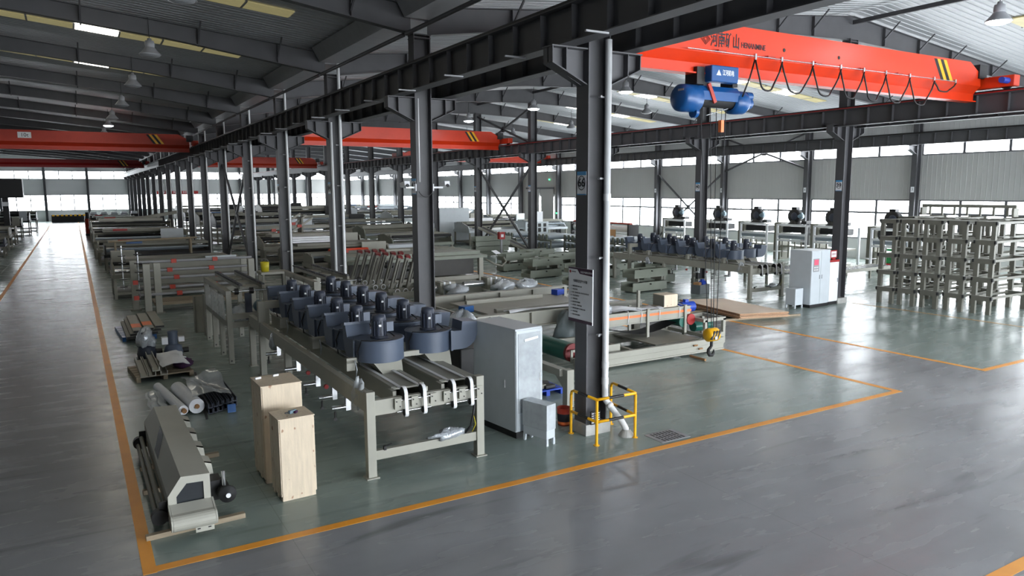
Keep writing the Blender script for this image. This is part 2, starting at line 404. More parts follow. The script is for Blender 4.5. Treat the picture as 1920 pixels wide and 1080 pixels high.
def rafter(name, label, y, parts, braces, group):
    t = thing(name, label, 'rafter', (0, y, 0), group=group)
    key = tuple(parts)
    if key not in RAFT:
        mb = MB()
        for p in parts: rafter_piece(mb, *p)
        RAFT[key] = mb.mesh('rafter_beam', M['steel'])
    inst(RAFT[key], 'rafter_beam', t)
    for x in braces:
        zt = zroof(x)
        dd = [p for p in parts if p[0] <= x <= p[1]][0]; f = (x-dd[0])/(dd[1]-dd[0]); dep = dd[4]+(dd[5]-dd[4])*f
        if 'br' not in RAFT: RAFT['br'] = MB().bar((0, -.0, -.58), (0, -.75, .1), .05, .05, (1, 0, 0)).mesh('fly_brace', M['steel_l'])
        inst(RAFT['br'], 'fly_brace', t, (x, 0, zt))
        if ('st', round(dep, 1)) not in RAFT: RAFT[('st', round(dep, 1))] = MB().box(-.008, .008, -.13, .13, -dep+.03, -.03).mesh('stiffener', M['steel_l'])
        inst(RAFT[('st', round(dep, 1))], 'stiffener', t, (x, 0, zt))
zr = zroof
LP = [(XL, -1.0, zr(XL), zr(-1.), .75, .52), (-1., 3.0, zr(-1.), zr(3.), .52, .52), (3.0, XA-.25, zr(3.), zr(XA-.25), .52, .75)]
RP = [(XA+.25, 13.5, zr(XA+.25), zr(13.5), .75, .55), (13.5, 22., zr(13.5), zr(22.), .55, .6), (22., XB, zr(22.), zr(XB), .6, .95),
      (XB, 33., zr(XB), zr(33.), .95, .6), (33., 41., zr(33.), zr(41.), .6, .55), (41., XC-.3, zr(41.), zr(XC-.3), .55, .75)]
for k, y in enumerate(VIS):
    n = ORD[k]
    lb = [-2.6, .6, 4.0, 6.6] if k < 7 else []
    rb = [11.5, 14.5, 17.5, 20.5, 23.0, 25.0, 29.5, 32, 34.5, 38, 42] if k < 7 else []
    rafter('roof_rafter', '%s dark roof rafter from the camera in the left bay' % n, y, LP, lb, 'roof rafters of the left bay')
    rafter('roof_rafter', '%s dark gable rafter from the camera over the two right bays' % n, y, RP, rb, 'gable rafters of the right bays')
# near row A: numbered columns with white rainwater pipes
NUMA = {0: '66', 1: '65', 2: '64', 3: '63'}; NUMB = {0: '38', 1: '39', 2: '40', 3: '41', 4: '42', 5: '43'}
for k, y in enumerate(VIS):
    lab = 'dark grey steel column numbered 66 inside the yellow guard rail' if k == 0 else '%s dark column of the near row, counting away from column 66' % ORD[k]
    column(XA, y, 9.02, lab, num=NUMA.get(k), group='columns of the near row')
    if k: 
        lab = 'dark steel column numbered 39 beside the grey control cabinets' if k == 1 else '%s dark column of the far row under the crane beam' % ORD[k]
        column(XB, y, zr(XB)-.9, lab, num=NUMB.get(k), group='columns of the far row')
for k, y in enumerate([F0+DF*i for i in range(1, NF)]):
    t = thing('wall_column', '%s dark column from the right against the long window wall' % ORD[k], 'column', (XC-.3, y, 0), group='columns of the window wall')
    if k == 0:
        WC = [('shaft', MB().hcol(0, 0, 0, zr(XC-.5)-.7, .45, .34).mesh('shaft', M['steel']))]
        b = MB().prism([(-.22, 6.87), (-.28, 6.87), (-.85, 7.14), (-.85, 7.4), (-.22, 7.4)][::-1], 'y', -.012, .012).box(-.87, -.2, -.15, .15, 7.4, 7.43).bar((-.22, 0, 6.87), (-.85, 0, 7.14), .28, .02)
        WC.append(('bracket', b.mesh('bracket', M['steel_l'])))
        WC.append(('number_sign', MB().box(-.232, -.226, -.11, .11, 4.5, 4.85).mesh('number_sign', M['white'])))
    for nme, me in WC:
        if nme == 'number_sign' and k > 4: continue
        o = inst(me, nme, t)
        if nme == 'number_sign': text('sign_number', str(k+2), .22, M['ink'], o, face_mat((-.235, 0, 4.68), (0, -1, 0), (0, 0, 1)))
# ---- runway beams with rails and stiffeners
def runways():
    st = MB().box(-.14, .14, -.006, .006, -.30, .30).mesh('stiffener', M['steel_l'])
    cl = MB().box(-.45, .02, -.02, .02, -.03, .0).mesh('cable_arm', M['gutter'])
    redm = M['red']
    def run(x, zb, h, name, where, k0, k1, wall=False, red=False, arms=False, dense=1):
        seg = MB().ibeam((0, 0, zb+h/2), (0, DF, zb+h/2), h, .34).mesh('beam', M['steel'])
        if not wall: rail = MB().box(-.04, .04, 0, DF, zb+h, zb+h+.10).mesh('rail', M['black'])
        rb = MB().box(-.20, -.18, 0, DF, zb+h+.005, zb+h+.035).mesh('conductor_bar', redm)
        for k in range(k0, k1):
            y = F0+DF*k
            i = k-k0
            t = thing('runway_beam', '%s span of the crane runway beam %s, counting from the camera' % (ORD[i], where), 'crane beam', (x, y, 0), group='crane runway beams '+where)
            inst(seg, 'beam', t)
            if not wall: inst(rail, 'rail', t)
            if red: inst(rb, 'conductor_bar', t)
            if k < 9:
                for q in range(8):
                    o = inst(st, 'stiffener', t, (0, .5+q, zb+h/2)); o.scale = (1, 1, (h-.06)/.6)
            if arms and k < 6:
                for q in (1.2, 3.9, 6.6): inst(cl, 'cable_arm', t, (-.05, q, zb-.0))
    run(XA-.72, 7.33, .66, 'a', 'on the left side of the near columns', -2, 17, arms=True)
    run(XA+.72, 7.33, .66, 'b', 'on the right side of the near columns', -2, 17)
    run(XB-.72, 7.22, .66, 'c', 'on the left side of the far columns', -1, 17, red=True)
    run(XB+.72, 7.22, .66, 'd', 'on the right side of the far columns', 0, 17)
    run(XC-.95, 7.44, .66, 'e', 'along the window wall', 0, 17)
runways()
# ---- gutter boxes and eave struts over the near row, ridge strut over the far row
for k in range(-1, NF):
    y = F0+DF*k
    o = MB().prism([(XA-.48, 9.42), (XA+.48, 9.42), (XA+.75, 9.9), (XA-.75, 9.9)], 'y', y+.14, y+DF-.14).build('rain_gutter', M['gutter'])
    tag(o, '%s grey valley gutter box from the camera above the near columns' % ORD[k+1], 'gutter', 'valley gutter boxes')
    o = MB().cyl((XA-.42, y+.1, 9.0), (XA-.42, y+DF-.1, 9.0), .06, 8).build('eave_strut', M['steel'])
    tag(o, '%s dark round strut from the camera below the valley gutter' % ORD[k+1], 'strut', 'eave struts')
    o = MB().bar((XB, y+.1, zr(XB)-.25), (XB, y+DF-.1, zr(XB)-.25), .12, .16).build('ridge_strut', M['steel'])
    tag(o, '%s dark strut from the camera along the roof ridge' % ORD[k+1], 'strut', 'ridge struts')
# ---- rainwater pipes on the near columns
def pipe(k):
    y = F0+DF*k
    t = thing('rainwater_pipe', 'white rainwater pipe on column 66 ending in a bend at the floor' if k == 0 else '%s white rainwater pipe from the camera beside the near columns' % ORD[k], 'pipe', (XA+.16, y-.25, 0), group='white rainwater pipes')
    if k == 0:
        pts = [(0, 0, 7.5), (0, 0, .75), (.01, -.02, .66), (.06, -.08, .56), (.20, -.30, .26), (.24, -.36, .14), (.25, -.37, .02)]
        MB().tube(pts, .062, 14).build('pipe_run', M['pvc'], t)
        for z in (.98, 1.3, 4.55): MB().cyl((0, 0, z), (0, 0, z+.13), .07, 14).build('pipe_socket', M['pvc'], t)
        MB().tube([(.045, -.06, .6), (.075, -.1, .54)], .07, 14).build('pipe_socket', M['pvc'], t)
        MB().lathe((.25, -.37, 0), [(.16, 0), (.13, .05), (.09, .10), (.065, .13)], 14).build('mortar_collar', M['concrete'], t)
    else:
        MB().cyl((0, 0, .05), (0, 0, 9.4), .055, 10).build('pipe_run', M['pvc'], t)
    for z in (1.95, 3.45, 4.95, 6.45):
        if k > 4: continue
        MB().box(-.17, .0, .05, .075, z, z+.03).cyl((-.17, .06, z+.015), (-.17, -.02, z+.015), .022, 8).build('pipe_clamp', M['gutter'], t)
for k in range(0, 13):
    if k != 1: pipe(k)
for k in (1, 2):
    y = F0+DF*k
    o = MB().tube([(XA-.18, y-.24, 7.28), (XA-.18, y-.24, 5.0 if k == 1 else .3)], .022 if k == 1 else .05, 8).build('conduit_pipe', M['pvc'])
    tag(o, 'thin white conduit above the security cameras on the second near column' if k == 1 else 'white pipe on the left face of the third near column', 'pipe')
# ---- walls
struct(MB().box(XW-.2, XW, Y0, YE, 0, zr(XW)+.3).build('wall_left', M['wallp']))
def ribs_material():
    m = mat('wall_sheet', (152, 152, 151), .55, var=.04, scale=.3)
    return m
WS = M['wallp']
def wall_with_openings(name, axis, pos, a0, a1, ztop, z_open):
    """wall along an axis built from horizontal strips; ribbed cladding is real geometry"""
    mb = MB(); zs = [0]+[z for o in z_open for z in o]+[ztop]
    for i in range(0, len(zs), 2):
        z0, z1 = zs[i], zs[i+1]; mb.m = 1 if i == 0 else 0
        if axis == 'y': mb.box(pos, pos+.15, a0, a1, z0, z1)
        else: mb.box(a0, a1, min(pos, pos+.15*(1 if pos > 0 else -1)), max(pos, pos+.15*(1 if pos > 0 else -1)), z0, z1)
        if i and axis == 'y':                       # standing ribs on the inside
            n = int((a1-a0)/.3)
            for q in range(n):
                y = a0+.15+q*.3; mb.add([(pos, y-.03, z0), (pos, y+.03, z0), (pos-.012, y, z0), (pos, y-.03, z1), (pos, y+.03, z1), (pos-.012, y, z1)], [(0, 2, 5, 3), (2, 1, 4, 5)])
    return mb
rw = wall_with_openings('wall_right', 'y', XC, Y0, YE, zr(XC)+.2, [(SILL, HEAD), (BAND0, BAND1)]).build('wall_right', [M['wallp'], M['dado']]); struct(rw)
EO = .42                                             # far wall openings sit a little higher
def endwall(name, y, off):
    mb = wall_with_openings(name, 'x', y, XW, XC, 9.3, [(SILL+off, HEAD+off), (BAND0+off*.7, BAND1+off*1.6)])
    mb.m = 0; s = 1 if y > 0 else -1
    mb.prism([(XW, 9.3), (XC, 9.3), (XC, zr(XC)+.2), (XB, zr(XB)+.2), (XA, zr(XA)+.2), (XL, zr(XL)+.2), (XW, zr(XW)+.2)], 'y', min(y, y+.15*s), max(y, y+.15*s))
    return struct(mb.build(name, [M['wallp'], M['dado']]))
endwall('wall_back', YE, EO)
# front wall behind the camera: solid on the left, tall glazed gates towards the right
fw = MB().box(XW, FGX0, Y0-.15, Y0, 0, 9.3).box(FGX1, XC, Y0-.15, Y0, 0, 9.3).box(FGX0, FGX1, Y0-.15, Y0, FGZ1, 9.3).box(FGX0, FGX1, Y0-.15, Y0, 0, .15)
fw.prism([(XW, 9.3), (XC, 9.3), (XC, zr(XC)+.2), (XB, zr(XB)+.2), (XA, zr(XA)+.2), (XL, zr(XL)+.2), (XW, zr(XW)+.2)], 'y', Y0-.15, Y0)
struct(fw.build('wall_front', M['wallp']))
# ---- windows: frame members and panes of each bay
def window(axis, pos, a0, a1, z0, z1, ncol, trans=None, detail=True, m='frame_w'):
    WN[0] += 1
    t = empty('window_%d' % WN[0], (pos, a0, z0) if axis == 'y' else (a0, pos, z0)); struct(t)
    if axis == 'x': t.rotation_euler = (0, 0, -math.pi/2); t.location = (a0, pos, z0)
    W, Hh = a1-a0, z1-z0
    key = ('win', round(W, 2), round(Hh, 2), ncol, trans, m)
    if key not in COLMESH:
        d = []
        fr = MB().box(0, .08, 0, .08, 0, Hh).box(0, .08, W-.08, W, 0, Hh).box(0, .08, .08, W-.08, 0, .08).box(0, .08, .08, W-.08, Hh-.08, Hh)
        d.append(('window_frame', fr.mesh('window_frame', M[m])))
        for i in range(1, ncol): y = W*i/ncol; d.append(('mullion', MB().box(.0, .07, y-.075, y+.075, .06, Hh-.06).mesh('mullion', M[m])))
        rows = [(0, Hh)]
        if trans:
            d.append(('transom', MB().box(-.01, .08, .06, W-.06, trans-.065, trans+.065).mesh('transom', M[m]))); rows = [(0, trans), (trans, Hh)]
        for r, (p, q) in enumerate(rows):
            for i in range(ncol):
                d.append(('pane', MB().box(.03, .036, W*i/ncol+.075, W*(i+1)/ncol-.075, p+.065, q-.065).mesh('pane', M['glass'])))
                if trans and r == 0: y = W*(i+.5)/ncol; d.append(('glazing_bar', MB().box(.01, .05, y-.02, y+.02, p+.05, q-.035).mesh('glazing_bar', M[m])))
        COLMESH[key] = d
    for nme, me in COLMESH[key]: inst(me, nme, t)
    return t
for k in range(-3, NF):
    a0, a1 = F0+DF*k+.18, F0+DF*(k+1)-.18
    if k == 7:                                         # bay with the sliding door
        continue
    window('y', XC, a0, a1, SILL, HEAD, 3, 1.79)
    window('y', XC, a0, a1, BAND0, BAND1, 3)
window('y', XC, F0+DF*7+.18, F0+DF*8-.18, BAND0, BAND1, 3)
# wall pieces between the windows (behind the wall columns) and around the door bay
pi = MB()
for k in range(-3, NF+1):
    y = F0+DF*k
    pi.box(XC, XC+.14, y-.18, y+.18, SILL, HEAD).box(XC, XC+.14, y-.18, y+.18, BAND0, BAND1)
struct(pi.build('wall_piers', M['wallp']))
dy0, dy1 = F0+DF*7, F0+DF*8
struct(MB().box(XC-.02, XC+.14, dy0+.18, dy0+1.2, 0, HEAD).box(XC-.02, XC+.14, dy1-1.2, dy1-.18, 0, HEAD).build('wall_door_sides', M['wallp']))
d = empty('door_1', (XC-.1, dy0+4, 0)); struct(d)
MB().box(-.06, .0, -2.8, -.30, .02, 4.9).build('door_leaf', M['wallp'], d); MB().box(-.06, .0, .12, 2.8, .02, 4.9).build('door_leaf', M['wallp'], d)
MB().box(-.12, -.06, -2.9, 2.9, 4.9, 5.1).build('door_rail', M['steel'], d)
nx = 12; wx = (XC-XW)/nx
for i in range(nx):
    a0, a1 = XW+wx*i+.15, XW+wx*(i+1)-.15
    for y, off in ((YE, EO),):
        window('x', y, a0, a1, SILL+off, HEAD+off, 3, 1.79)
        window('x', y, a0, a1, BAND0+off*.7, BAND1+off*1.6, 3)
nf = 6; wf = (FGX1-FGX0)/nf
for i in range(nf): window('x', Y0-.1, FGX0+wf*i, FGX0+wf*(i+1), .15, FGZ1, 3, 3.2)
for i in range(nx+1):
    x = XW+wx*i
    o = MB().hcol(x, YE-.25, 0, 9.3, .34, .4).build('wall_column', M['steel'])
    tag(o, '%s dark column from the left on the far end wall' % ORD[i], 'column', 'columns of the far end wall')
    pe = MB()
    for y, off in ((YE, EO),): pe.box(x-.15, x+.15, y, y+.14, SILL+off, HEAD+off).box(x-.15, x+.15, y, y+.14, BAND0+off*.7, BAND1+off*1.6)
    struct(pe.build('wall_pier_%d' % i, M['wallp']))
# ================================================================== bracing, cranes, lamps
def xbrace(x, y0, y1, z0, z1, label, w=.12):
    t = thing('cross_brace', label, 'brace', (x, y0, 0))
    for a, b in (((0, .12, z0), (0, y1-y0-.12, z1)), ((0, .12, z1), (0, y1-y0-.12, z0))):
        MB().bar(a, b, w, w, (1, 0, 0)).build('diagonal', M['steel'], t)
    MB().box(-.01, .01, (y1-y0)/2-.2, (y1-y0)/2+.2, (z0+z1)/2-.2, (z0+z1)/2+.2).build('gusset_plate', M['steel'], t)
yb = F0+DF*4
xbrace(XB, yb, yb+DF, .4, 6.5, 'large lower cross brace between two far row columns')
xbrace(XB, yb, yb+DF, 7.95, 10.4, 'upper cross brace between two far row columns above the crane beam')
xbrace(XA, yb, yb+DF, .4, 6.5, 'lower cross brace between two near row columns on the left')
xbrace(XC-.3, yb, yb+DF, .4, 6.1, 'lower cross brace in front of the window wall')
xbrace(XC-.3, F0+DF*3, F0+DF*4, 6.2, 8.8, 'small upper cross brace on the window wall')
# ---- bridge cranes
def crane(xl, xr, y, label, zb=7.62, mo='orange', h=1.24, detail=True):
    t = thing('bridge_crane', label, 'crane', (xl, y, 0))
    L = xr-xl; zt = zb+h
    g = MB()
    # side outline with chamfered ends, box section on top, sloped plates, bottom flange
    for s in (-1, 1):
        ys = s*.28
        pts = [(.3, zb+.5), (L-.3, zb+.5), (L-.35, zt-.35), (L-1.0, zt), (1.0, zt), (.35, zt-.35)]
        q = [(x, ys, z) for x, z in pts]; g.add(q, [tuple(range(6)) if s < 0 else tuple(range(6))[::-1]])
        g.add([(.3, ys, zb+.5), (L-.3, ys, zb+.5), (L-.3, s*.07, zb+.27), (.3, s*.07, zb+.27)], [(3, 2, 1, 0) if s < 0 else (0, 1, 2, 3)])
        g.add([(.3, s*.07, zb+.27), (L-.3, s*.07, zb+.27), (L-.3, s*.07, zb+.03), (.3, s*.07, zb+.03)], [(3, 2, 1, 0) if s < 0 else (0, 1, 2, 3)])
    top = [(.3, zb+.5), (.35, zt-.35), (1.0, zt), (L-1.0, zt), (L-.35, zt-.35), (L-.3, zb+.5)]
    for (x0, z0), (x1, z1) in zip(top[:-1], top[1:]): g.add([(x0, -.28, z0), (x1, -.28, z1), (x1, .28, z1), (x0, .28, z0)], [(0, 1, 2, 3)])
    g.box(.3, L-.3, -.17, .17, zb, zb+.035)
    g.build('girder', M[mo], t)
    for x in (0, L):
        MB().box(x-.18, x+.18, -1.25, 1.25, zb+.42, zb+.78).build('end_carriage', M[mo], t, bevel=.02)
        for yy in (-.95, .95): MB().cyl((x-.07, yy, zb+.52), (x+.07, yy, zb+.52), .17, 16).build('wheel', M['black'], t)
        if detail:
            e = MB().cyl((x-.1 if x else x+.1, -1.05, zb+.6), (x-.55 if x else x+.55, -1.05, zb+.6), .10, 12).build('drive_motor', M['blue_b'], t)
    MB().box(L-.5, L-.05, -.33, -.03, zt-.5, zt-.05).build('control_box', M['black'], t)
    for i, x in enumerate((L-3.1, L-2.75)):
        for m_, o in (('black', 0), ('yellow', .17)):
            MB().add([(x+o, -.284, zt-.06), (x+o+.17, -.284, zt-.06), (x+o+.62, -.284, zt-.70), (x+o+.45, -.284, zt-.70)], [(3, 2, 1, 0)]).build('warning_stripe', M[m_], t)
    return t
CY = 14.0
cr = crane(XA+.72, XB-.72, CY, 'bright orange bridge crane in the foreground with hanging black cables')
ox = XA+.72
def on_crane(n, s, size, x, z, m='ink', w=None, b=.005): return text(n, s, size, M[m], cr, face_mat((x-ox, -.288, z), (1, 0, 0), (0, 0, 1)), width=w, bold=b)
on_crane('lettering', '河南矿山', .40, 14.40, 8.44, w=1.0); on_crane('lettering', 'HENANMINE', .19, 15.42, 8.40, w=.9, b=.003)
lg = MB()
for k in range(3): lg.tube([(13.72-ox+.16*math.cos(a)*(1-.3*k), -.288, 8.44+.13*math.sin(a)*(1-.3*k)) for a in (0, math.pi/2, math.pi, 1.5*math.pi)], .008, 4, True)
lg.build('diamond_emblem', M['ink'], cr)
for x in (16.6, 18.9): MB().cyl((x-ox, -.285, 8.42), (x-ox, -.29, 8.42), .05, 12).build('port_hole', M['rubber'], cr)
for x in (14.2, 16.0, 17.9, 19.9, 21.7): MB().box(x-ox-.14, x-ox+.14, -.40, -.28, 8.16, 8.2).build('cable_arm', M['orange_d'], cr)
MB().cyl((13.0-ox, -.42, 8.14), (24.6-ox, -.42, 8.14), .012, 6).build('track_wire', M['chrome'], cr)
PK = [15.35, 16.35, 17.6, 18.8, 19.85, 20.9, 22.1, 23.4, 24.6]
for i, (a, b) in enumerate(zip(PK[:-1], PK[1:])):
    dp = .78 if i < 7 else .3
    pts = [(a+(b-a)*q/14-ox, -.42-.03*math.sin(q), 8.08-dp*(1-(2*q/14-1)**2)**.8) for q in range(15)]
    MB().tube(pts, .024, 6).build('festoon_cable', M['black'], cr)
for a in PK: MB().box(a-ox-.03, a-ox+.03, -.45, -.39, 8.05, 8.2).build('cable_trolley', M['chrome'], cr)
MB().tube([(15.35-ox, -.42, 8.08), (15.15-ox, -.45, 7.6), (14.95-ox, -.4, 7.1)], .022, 6).build('festoon_cable', M['black'], cr)
# hoist hanging under the girder
h = thing('electric_hoist', 'blue electric wire rope hoist hanging from the orange crane girder', 'hoist', (14.3, CY, 0))
MB().box(-.45, .5, -.40, -.14, 7.42, 7.82).build('control_box', M['blue'], h, bevel=.03)
text('lettering', '江河机电', .15, M['white'], h, face_mat((.12, -.405, 7.64), (1, 0, 0), (0, 0, 1)), width=.40, bold=.002)
MB().prism([(-.30, 7.575), (-.13, 7.575), (-.215, 7.71)], 'y', -.408, -.402).build('emblem', M['white'], h)
MB().box(-.75, -.5, -.2, .22, 7.36, 7.78).build('trolley_side', M['black'], h); MB().box(.5, .68, -.2, .22, 7.36, 7.75).build('trolley_side', M['black'], h)
for x in (-.6, -.2, .2, .58): MB().cyl((x, -.19, 7.7), (x, -.12, 7.7), .09, 14).build('trolley_wheel', M['black'], h)
MB().lathe((-.92, 0, 7.02), [(0.0, -.28), (.26, -.28), (.33, -.22), (.345, -.10), (.345, .30), (.28, .34)], 28, 'x').build('gear_housing', M['blue'], h)
MB().cbox((-1.205, -.12, 7.2), (.006, .2, .05)).build('maker_plate', M['gutter'], h)
MB().cyl((-.7, 0, 7.02), (.75, 0, 7.02), .19, 20).build('rope_drum', M['rubber'], h)
for z in (7.26,): MB().prism([(-.26, 6.98), (-.26, 7.2), (-.15, 7.34), (.15, 7.34), (.26, 7.2), (.26, 6.98), (.22, 6.98), (.22, 7.18), (.12, 7.3), (-.12, 7.3), (-.22, 7.18), (-.22, 6.98)], 'x', -.62, .72).build('drum_guard', M['blue'], h)
MB().lathe((.95, 0, 7.0), [(.2, -.32), (.30, -.28), (.30, .10), (.24, .2), (.14, .24), (.14, .42), (0, .42)], 22, 'x').build('hoist_motor', M['blue'], h)
MB().cyl((1.3, .1, 7.2), (1.5, .1, 7.2), .12, 14).build('brake_cover', M['blue'], h)
MB().cyl((-.72, -.05, 6.68), (-.62, -.05, 6.68), .14, 18).box(-.76, -.58, -.1, .0, 6.68, 6.9).build('sheave', M['blue'], h)
MB().bar((-.42, -.27, 7.38), (-.18, -.27, 6.92), .1, .05, (0, 1, 0)).build('rope_guide', M['orange_d'], h)
MB().cyl((-.3, -.1, 6.62), (.45, -.1, 6.82), .012, 6).build('limit_rod', M['chrome'], h)
# hook block on four ropes
hk = thing('hook_block', 'yellow and black crane hook block hanging on four ropes', 'crane hook', (14.38, CY-.15, 0))
for x0, x1 in ((-.55, -.15), (-.2, -.02), (.02, .05), (.36, .16)): MB().cyl((x0, .1, 6.95), (x1, 0, 1.05), .011, 6).build('wire_rope', M['rubber'], hk)
MB().lathe((0, 0, .92), [(0, -.2), (.13, -.2), (.18, -.15), (.18, .15), (.13, .2), (0, .2)], 20, 'x').build('block_body', M['yellow'], hk)
for i, a in enumerate((-.12, -.02, .08)): MB().cbox((a, -.172, .93), (.05, .03, .25), ry=.5).build('hazard_stripe', M['black'], hk)
MB().box(-.06, .02, -.19, -.178, .82, .9).build('rating_plate', M['white'], hk)
MB().cyl((0, 0, .60), (0, 0, .76), .04, 12).build('swivel', M['rubber'], hk)
MB().tube([(.0, 0, .62), (-.03, 0, .58), (-.10, 0, .52), (-.11, 0, .44), (-.06, 0, .37), (.03, 0, .36), (.09, 0, .42), (.09, 0, .5)], [.035, .04, .045, .05, .052, .05, .035, .015], 10).build('hook', M['rubber'], hk)
pc = thing('crane_limiter', 'small orange rope limiter weight hanging below the hoist', 'weight', (14.38, CY-.25, 0))
MB().box(-.05, .05, -.05, .05, 6.2, 6.5).build('weight_body', M['peach'], pc); MB().cyl((0, 0, 5.9), (0, 0, 6.75), .008, 5).build('weight_rope', M['rubber'], pc)
# other cranes
c2 = crane(-9.5, XA-.72, 58.6, 'orange bridge crane across the left bay with a white sign', mo='orange_d', detail=False)  # same orange crane paint, darkened here to put the left bay's shade into the colour
MB().box(7.4-.7, 7.4+.05, -.30, -.285, 8.34, 8.72).build('load_sign', M['white'], c2); text('lettering', '10t', .34, M['ink'], c2, face_mat((7.08, -.305, 8.52), (1, 0, 0), (0, 0, 1)))
crane(XA+.72, XB-.72, 46.4, 'orange bridge crane in the middle bay behind the second near column', detail=False)
crane(XB+.72, XC-.95, 69.5, 'distant red-orange bridge crane by the window wall', zb=7.75, mo='orange_d', h=.95, detail=False)
crane(XA+.72, XB-.72, 92, 'distant red-orange bridge crane far down the middle bay', mo='orange_d', detail=False)
crane(-9.5, XA-.72, 98, 'distant dark red bridge crane near the end of the left bay', mo='red', h=.9, detail=False)
# ---- high-bay lamps
def lamp_proto(on):
    t = empty('high_bay_lamp')
    MB().cyl((0, 0, .45), (0, 0, 1.15), .012, 6).build('cable', M['rubber'], t)
    MB().lathe((0, 0, 0), [(.0, .5), (.06, .5), (.07, .44), (.13, .42), (.15, .3), (.14, .22)], 18).build('ballast_housing', M['lamp_off'], t)
    MB().lathe((0, 0, 0), [(.14, .22), (.17, .18), (.27, .06), (.33, .0), (.34, -.03), (.32, -.03), (.30, .0)], 22).build('reflector', M['lamp_off'], t)
    MB().lathe((0, 0, 0), [(.31, -.02), (.28, -.06), (.15, -.10), (.0, -.11)], 20).build('lens', M['lamp_on'] if on else M['lamp_off'], t)
    return t
PR = {True: lamp_proto(True), False: lamp_proto(False)}
first = {True: True, False: True}
for x, k, on, z in [(2.5, 1, 0, 9.2), (2.5, 2, 0, 9.2), (2.5, 3, 0, 9.2), (2.5, 4, 0, 9.2), (2.4, 5, 0, 9.2), (2.5, 6, 1, 9.4), (2.5, 7, 1, 9.4),
                  (22.2, 0, 1, 9.3), (22.25, 2, 1, 9.25), (22.3, 3, 1, 9.25), (22.4, 4, 1, 9.25), (22.3, 5, 0, 9.25), (30.45, 3, 0, 9.45), (30.5, 4, 0, 9.15), (30.5, 5, 0, 9.2), (30.5, 6, 0, 9.2)]:
    on = bool(on); where = 'left bay' if x < 8 else ('middle bay' if x < 27 else 'right bay')
    lab = '%s grey high-bay lamp hanging at the %s rafter of the %s' % ('lit' if on else 'unlit', ORD[k], where)
    o = PR[on] if first[on] else copy_tree(PR[on]); first[on] = False
    o.location = (x, F0+DF*k-.2, z); tag(o, lab, 'lamp', 'high-bay ceiling lamps')
# red banner on the far end wall and small signs
b = MB().box(13.0, 20.0, YE-.08, YE-.05, 4.5, 5.0).build('red_banner', M['red']); tag(b, 'long red banner above the windows of the far end wall', 'banner')
text('lettering', '安全生产 质量第一 争创一流', .38, M['white'], b, face_mat((16.5, YE-.09, 4.75), (1, 0, 0), (0, 0, 1)))
# exit lamps by the sliding door
for (yy, z, l) in ((F0+DF*7+2.2, 5.9, 'small green exit lamp above the sliding door'), (F0+DF*7, 2.2, 'small green exit lamp beside the sliding door')):
    o = MB().box(XC-.08 if z > 5 else XC-.57, XC if z > 5 else XC-.525, yy-.1, yy+.1, z, z+.12).build('exit_lamp', mat('exit_green', (40, 200, 90), .5, var=0, emis=(60, 255, 130), es=2)); tag(o, l, 'exit lamp')
# security cameras on the second near column
for sd, l in ((-1, 'white security camera on the left of the second near column'), (1, 'white security camera on the right of the second near column')):
    t = thing('security_camera', l, 'camera', (XA+sd*.25, F0+DF-.1, 4.85)); MB().bar((0, 0, 0), (sd*.32, -.05, 0), .05, .05).build('arm', M['white'], t); MB().cbox((sd*.36, -.1, .09), (.16, .34, .13), rx=-.15).build('camera_body', M['white'], t, bevel=.01)
    MB().cyl((sd*.36, -.27, .06), (sd*.36, -.31, .05), .045, 12).build('lens', M['black'], t); MB().box(min(0, sd*.03), max(0, sd*.03), -.08, .08, -.1, .1).build('wall_plate', M['white'], t)
o = MB().tube([(XA-.2, F0+DF-.23, 4.75)]+[(XA-.2+.4*q/10, F0+DF-.24, 4.72-.14*(1-(2*q/10-1)**2)) for q in range(11)], .012, 6).build('camera_cable', M['black']); tag(o, 'black cable looped below the security cameras', 'cable')
# ================================================================== foreground machines and goods
def blob(c, s, seed, amp=.35, nu=18, nv=9, flat=.0):
    """crumpled closed lump (film bags, cloth heaps)"""
    rnd = random.Random(seed); ph = [(rnd.uniform(1, 5), rnd.uniform(1, 5), rnd.uniform(0, 6)) for _ in range(5)]
    vs = []
    for j in range(nv+1):
        t = math.pi*j/nv
        for i in range(nu):
            p = 2*math.pi*i/nu
            k = 1+amp*sum(math.sin(a*p+b*t+q) for a, b, q in [(round(a), b, q) for a, b, q in ph])/3
            z = math.cos(t)
            vs.append((c[0]+s[0]*k*math.sin(t)*math.cos(p), c[1]+s[1]*k*math.sin(t)*math.sin(p), c[2]+s[2]*max(z*k, -1+flat)))
    mb = MB(); mb.add(vs, [(j*nu+i, (j+1)*nu+i, (j+1)*nu+(i+1) % nu, j*nu+(i+1) % nu) for j in range(nv) for i in range(nu)], True)
    return mb
def cloth(fn_z, x0, x1, y0, y1, n=14, th=.012, seed=1):
    """draped sheet with thickness"""
    rnd = random.Random(seed); ph = [(rnd.uniform(2, 9), rnd.uniform(2, 9), rnd.uniform(0, 6)) for _ in range(4)]
    def P(u, v, o):
        x, y = x0+(x1-x0)*u, y0+(y1-y0)*v
        e = .025*math.sin(u*17+seed)+.02*math.sin(v*13+seed)
        return (x+e, y+e, fn_z(u, v)+o+.03*sum(math.sin(a*u+b*v+q) for a, b, q in ph)/2)
    mb = MB(); mb.grid(lambda u, v: P(u, v, th), n, n); mb.grid(lambda u, v: P(1-u, v, 0), n, n)
    return mb
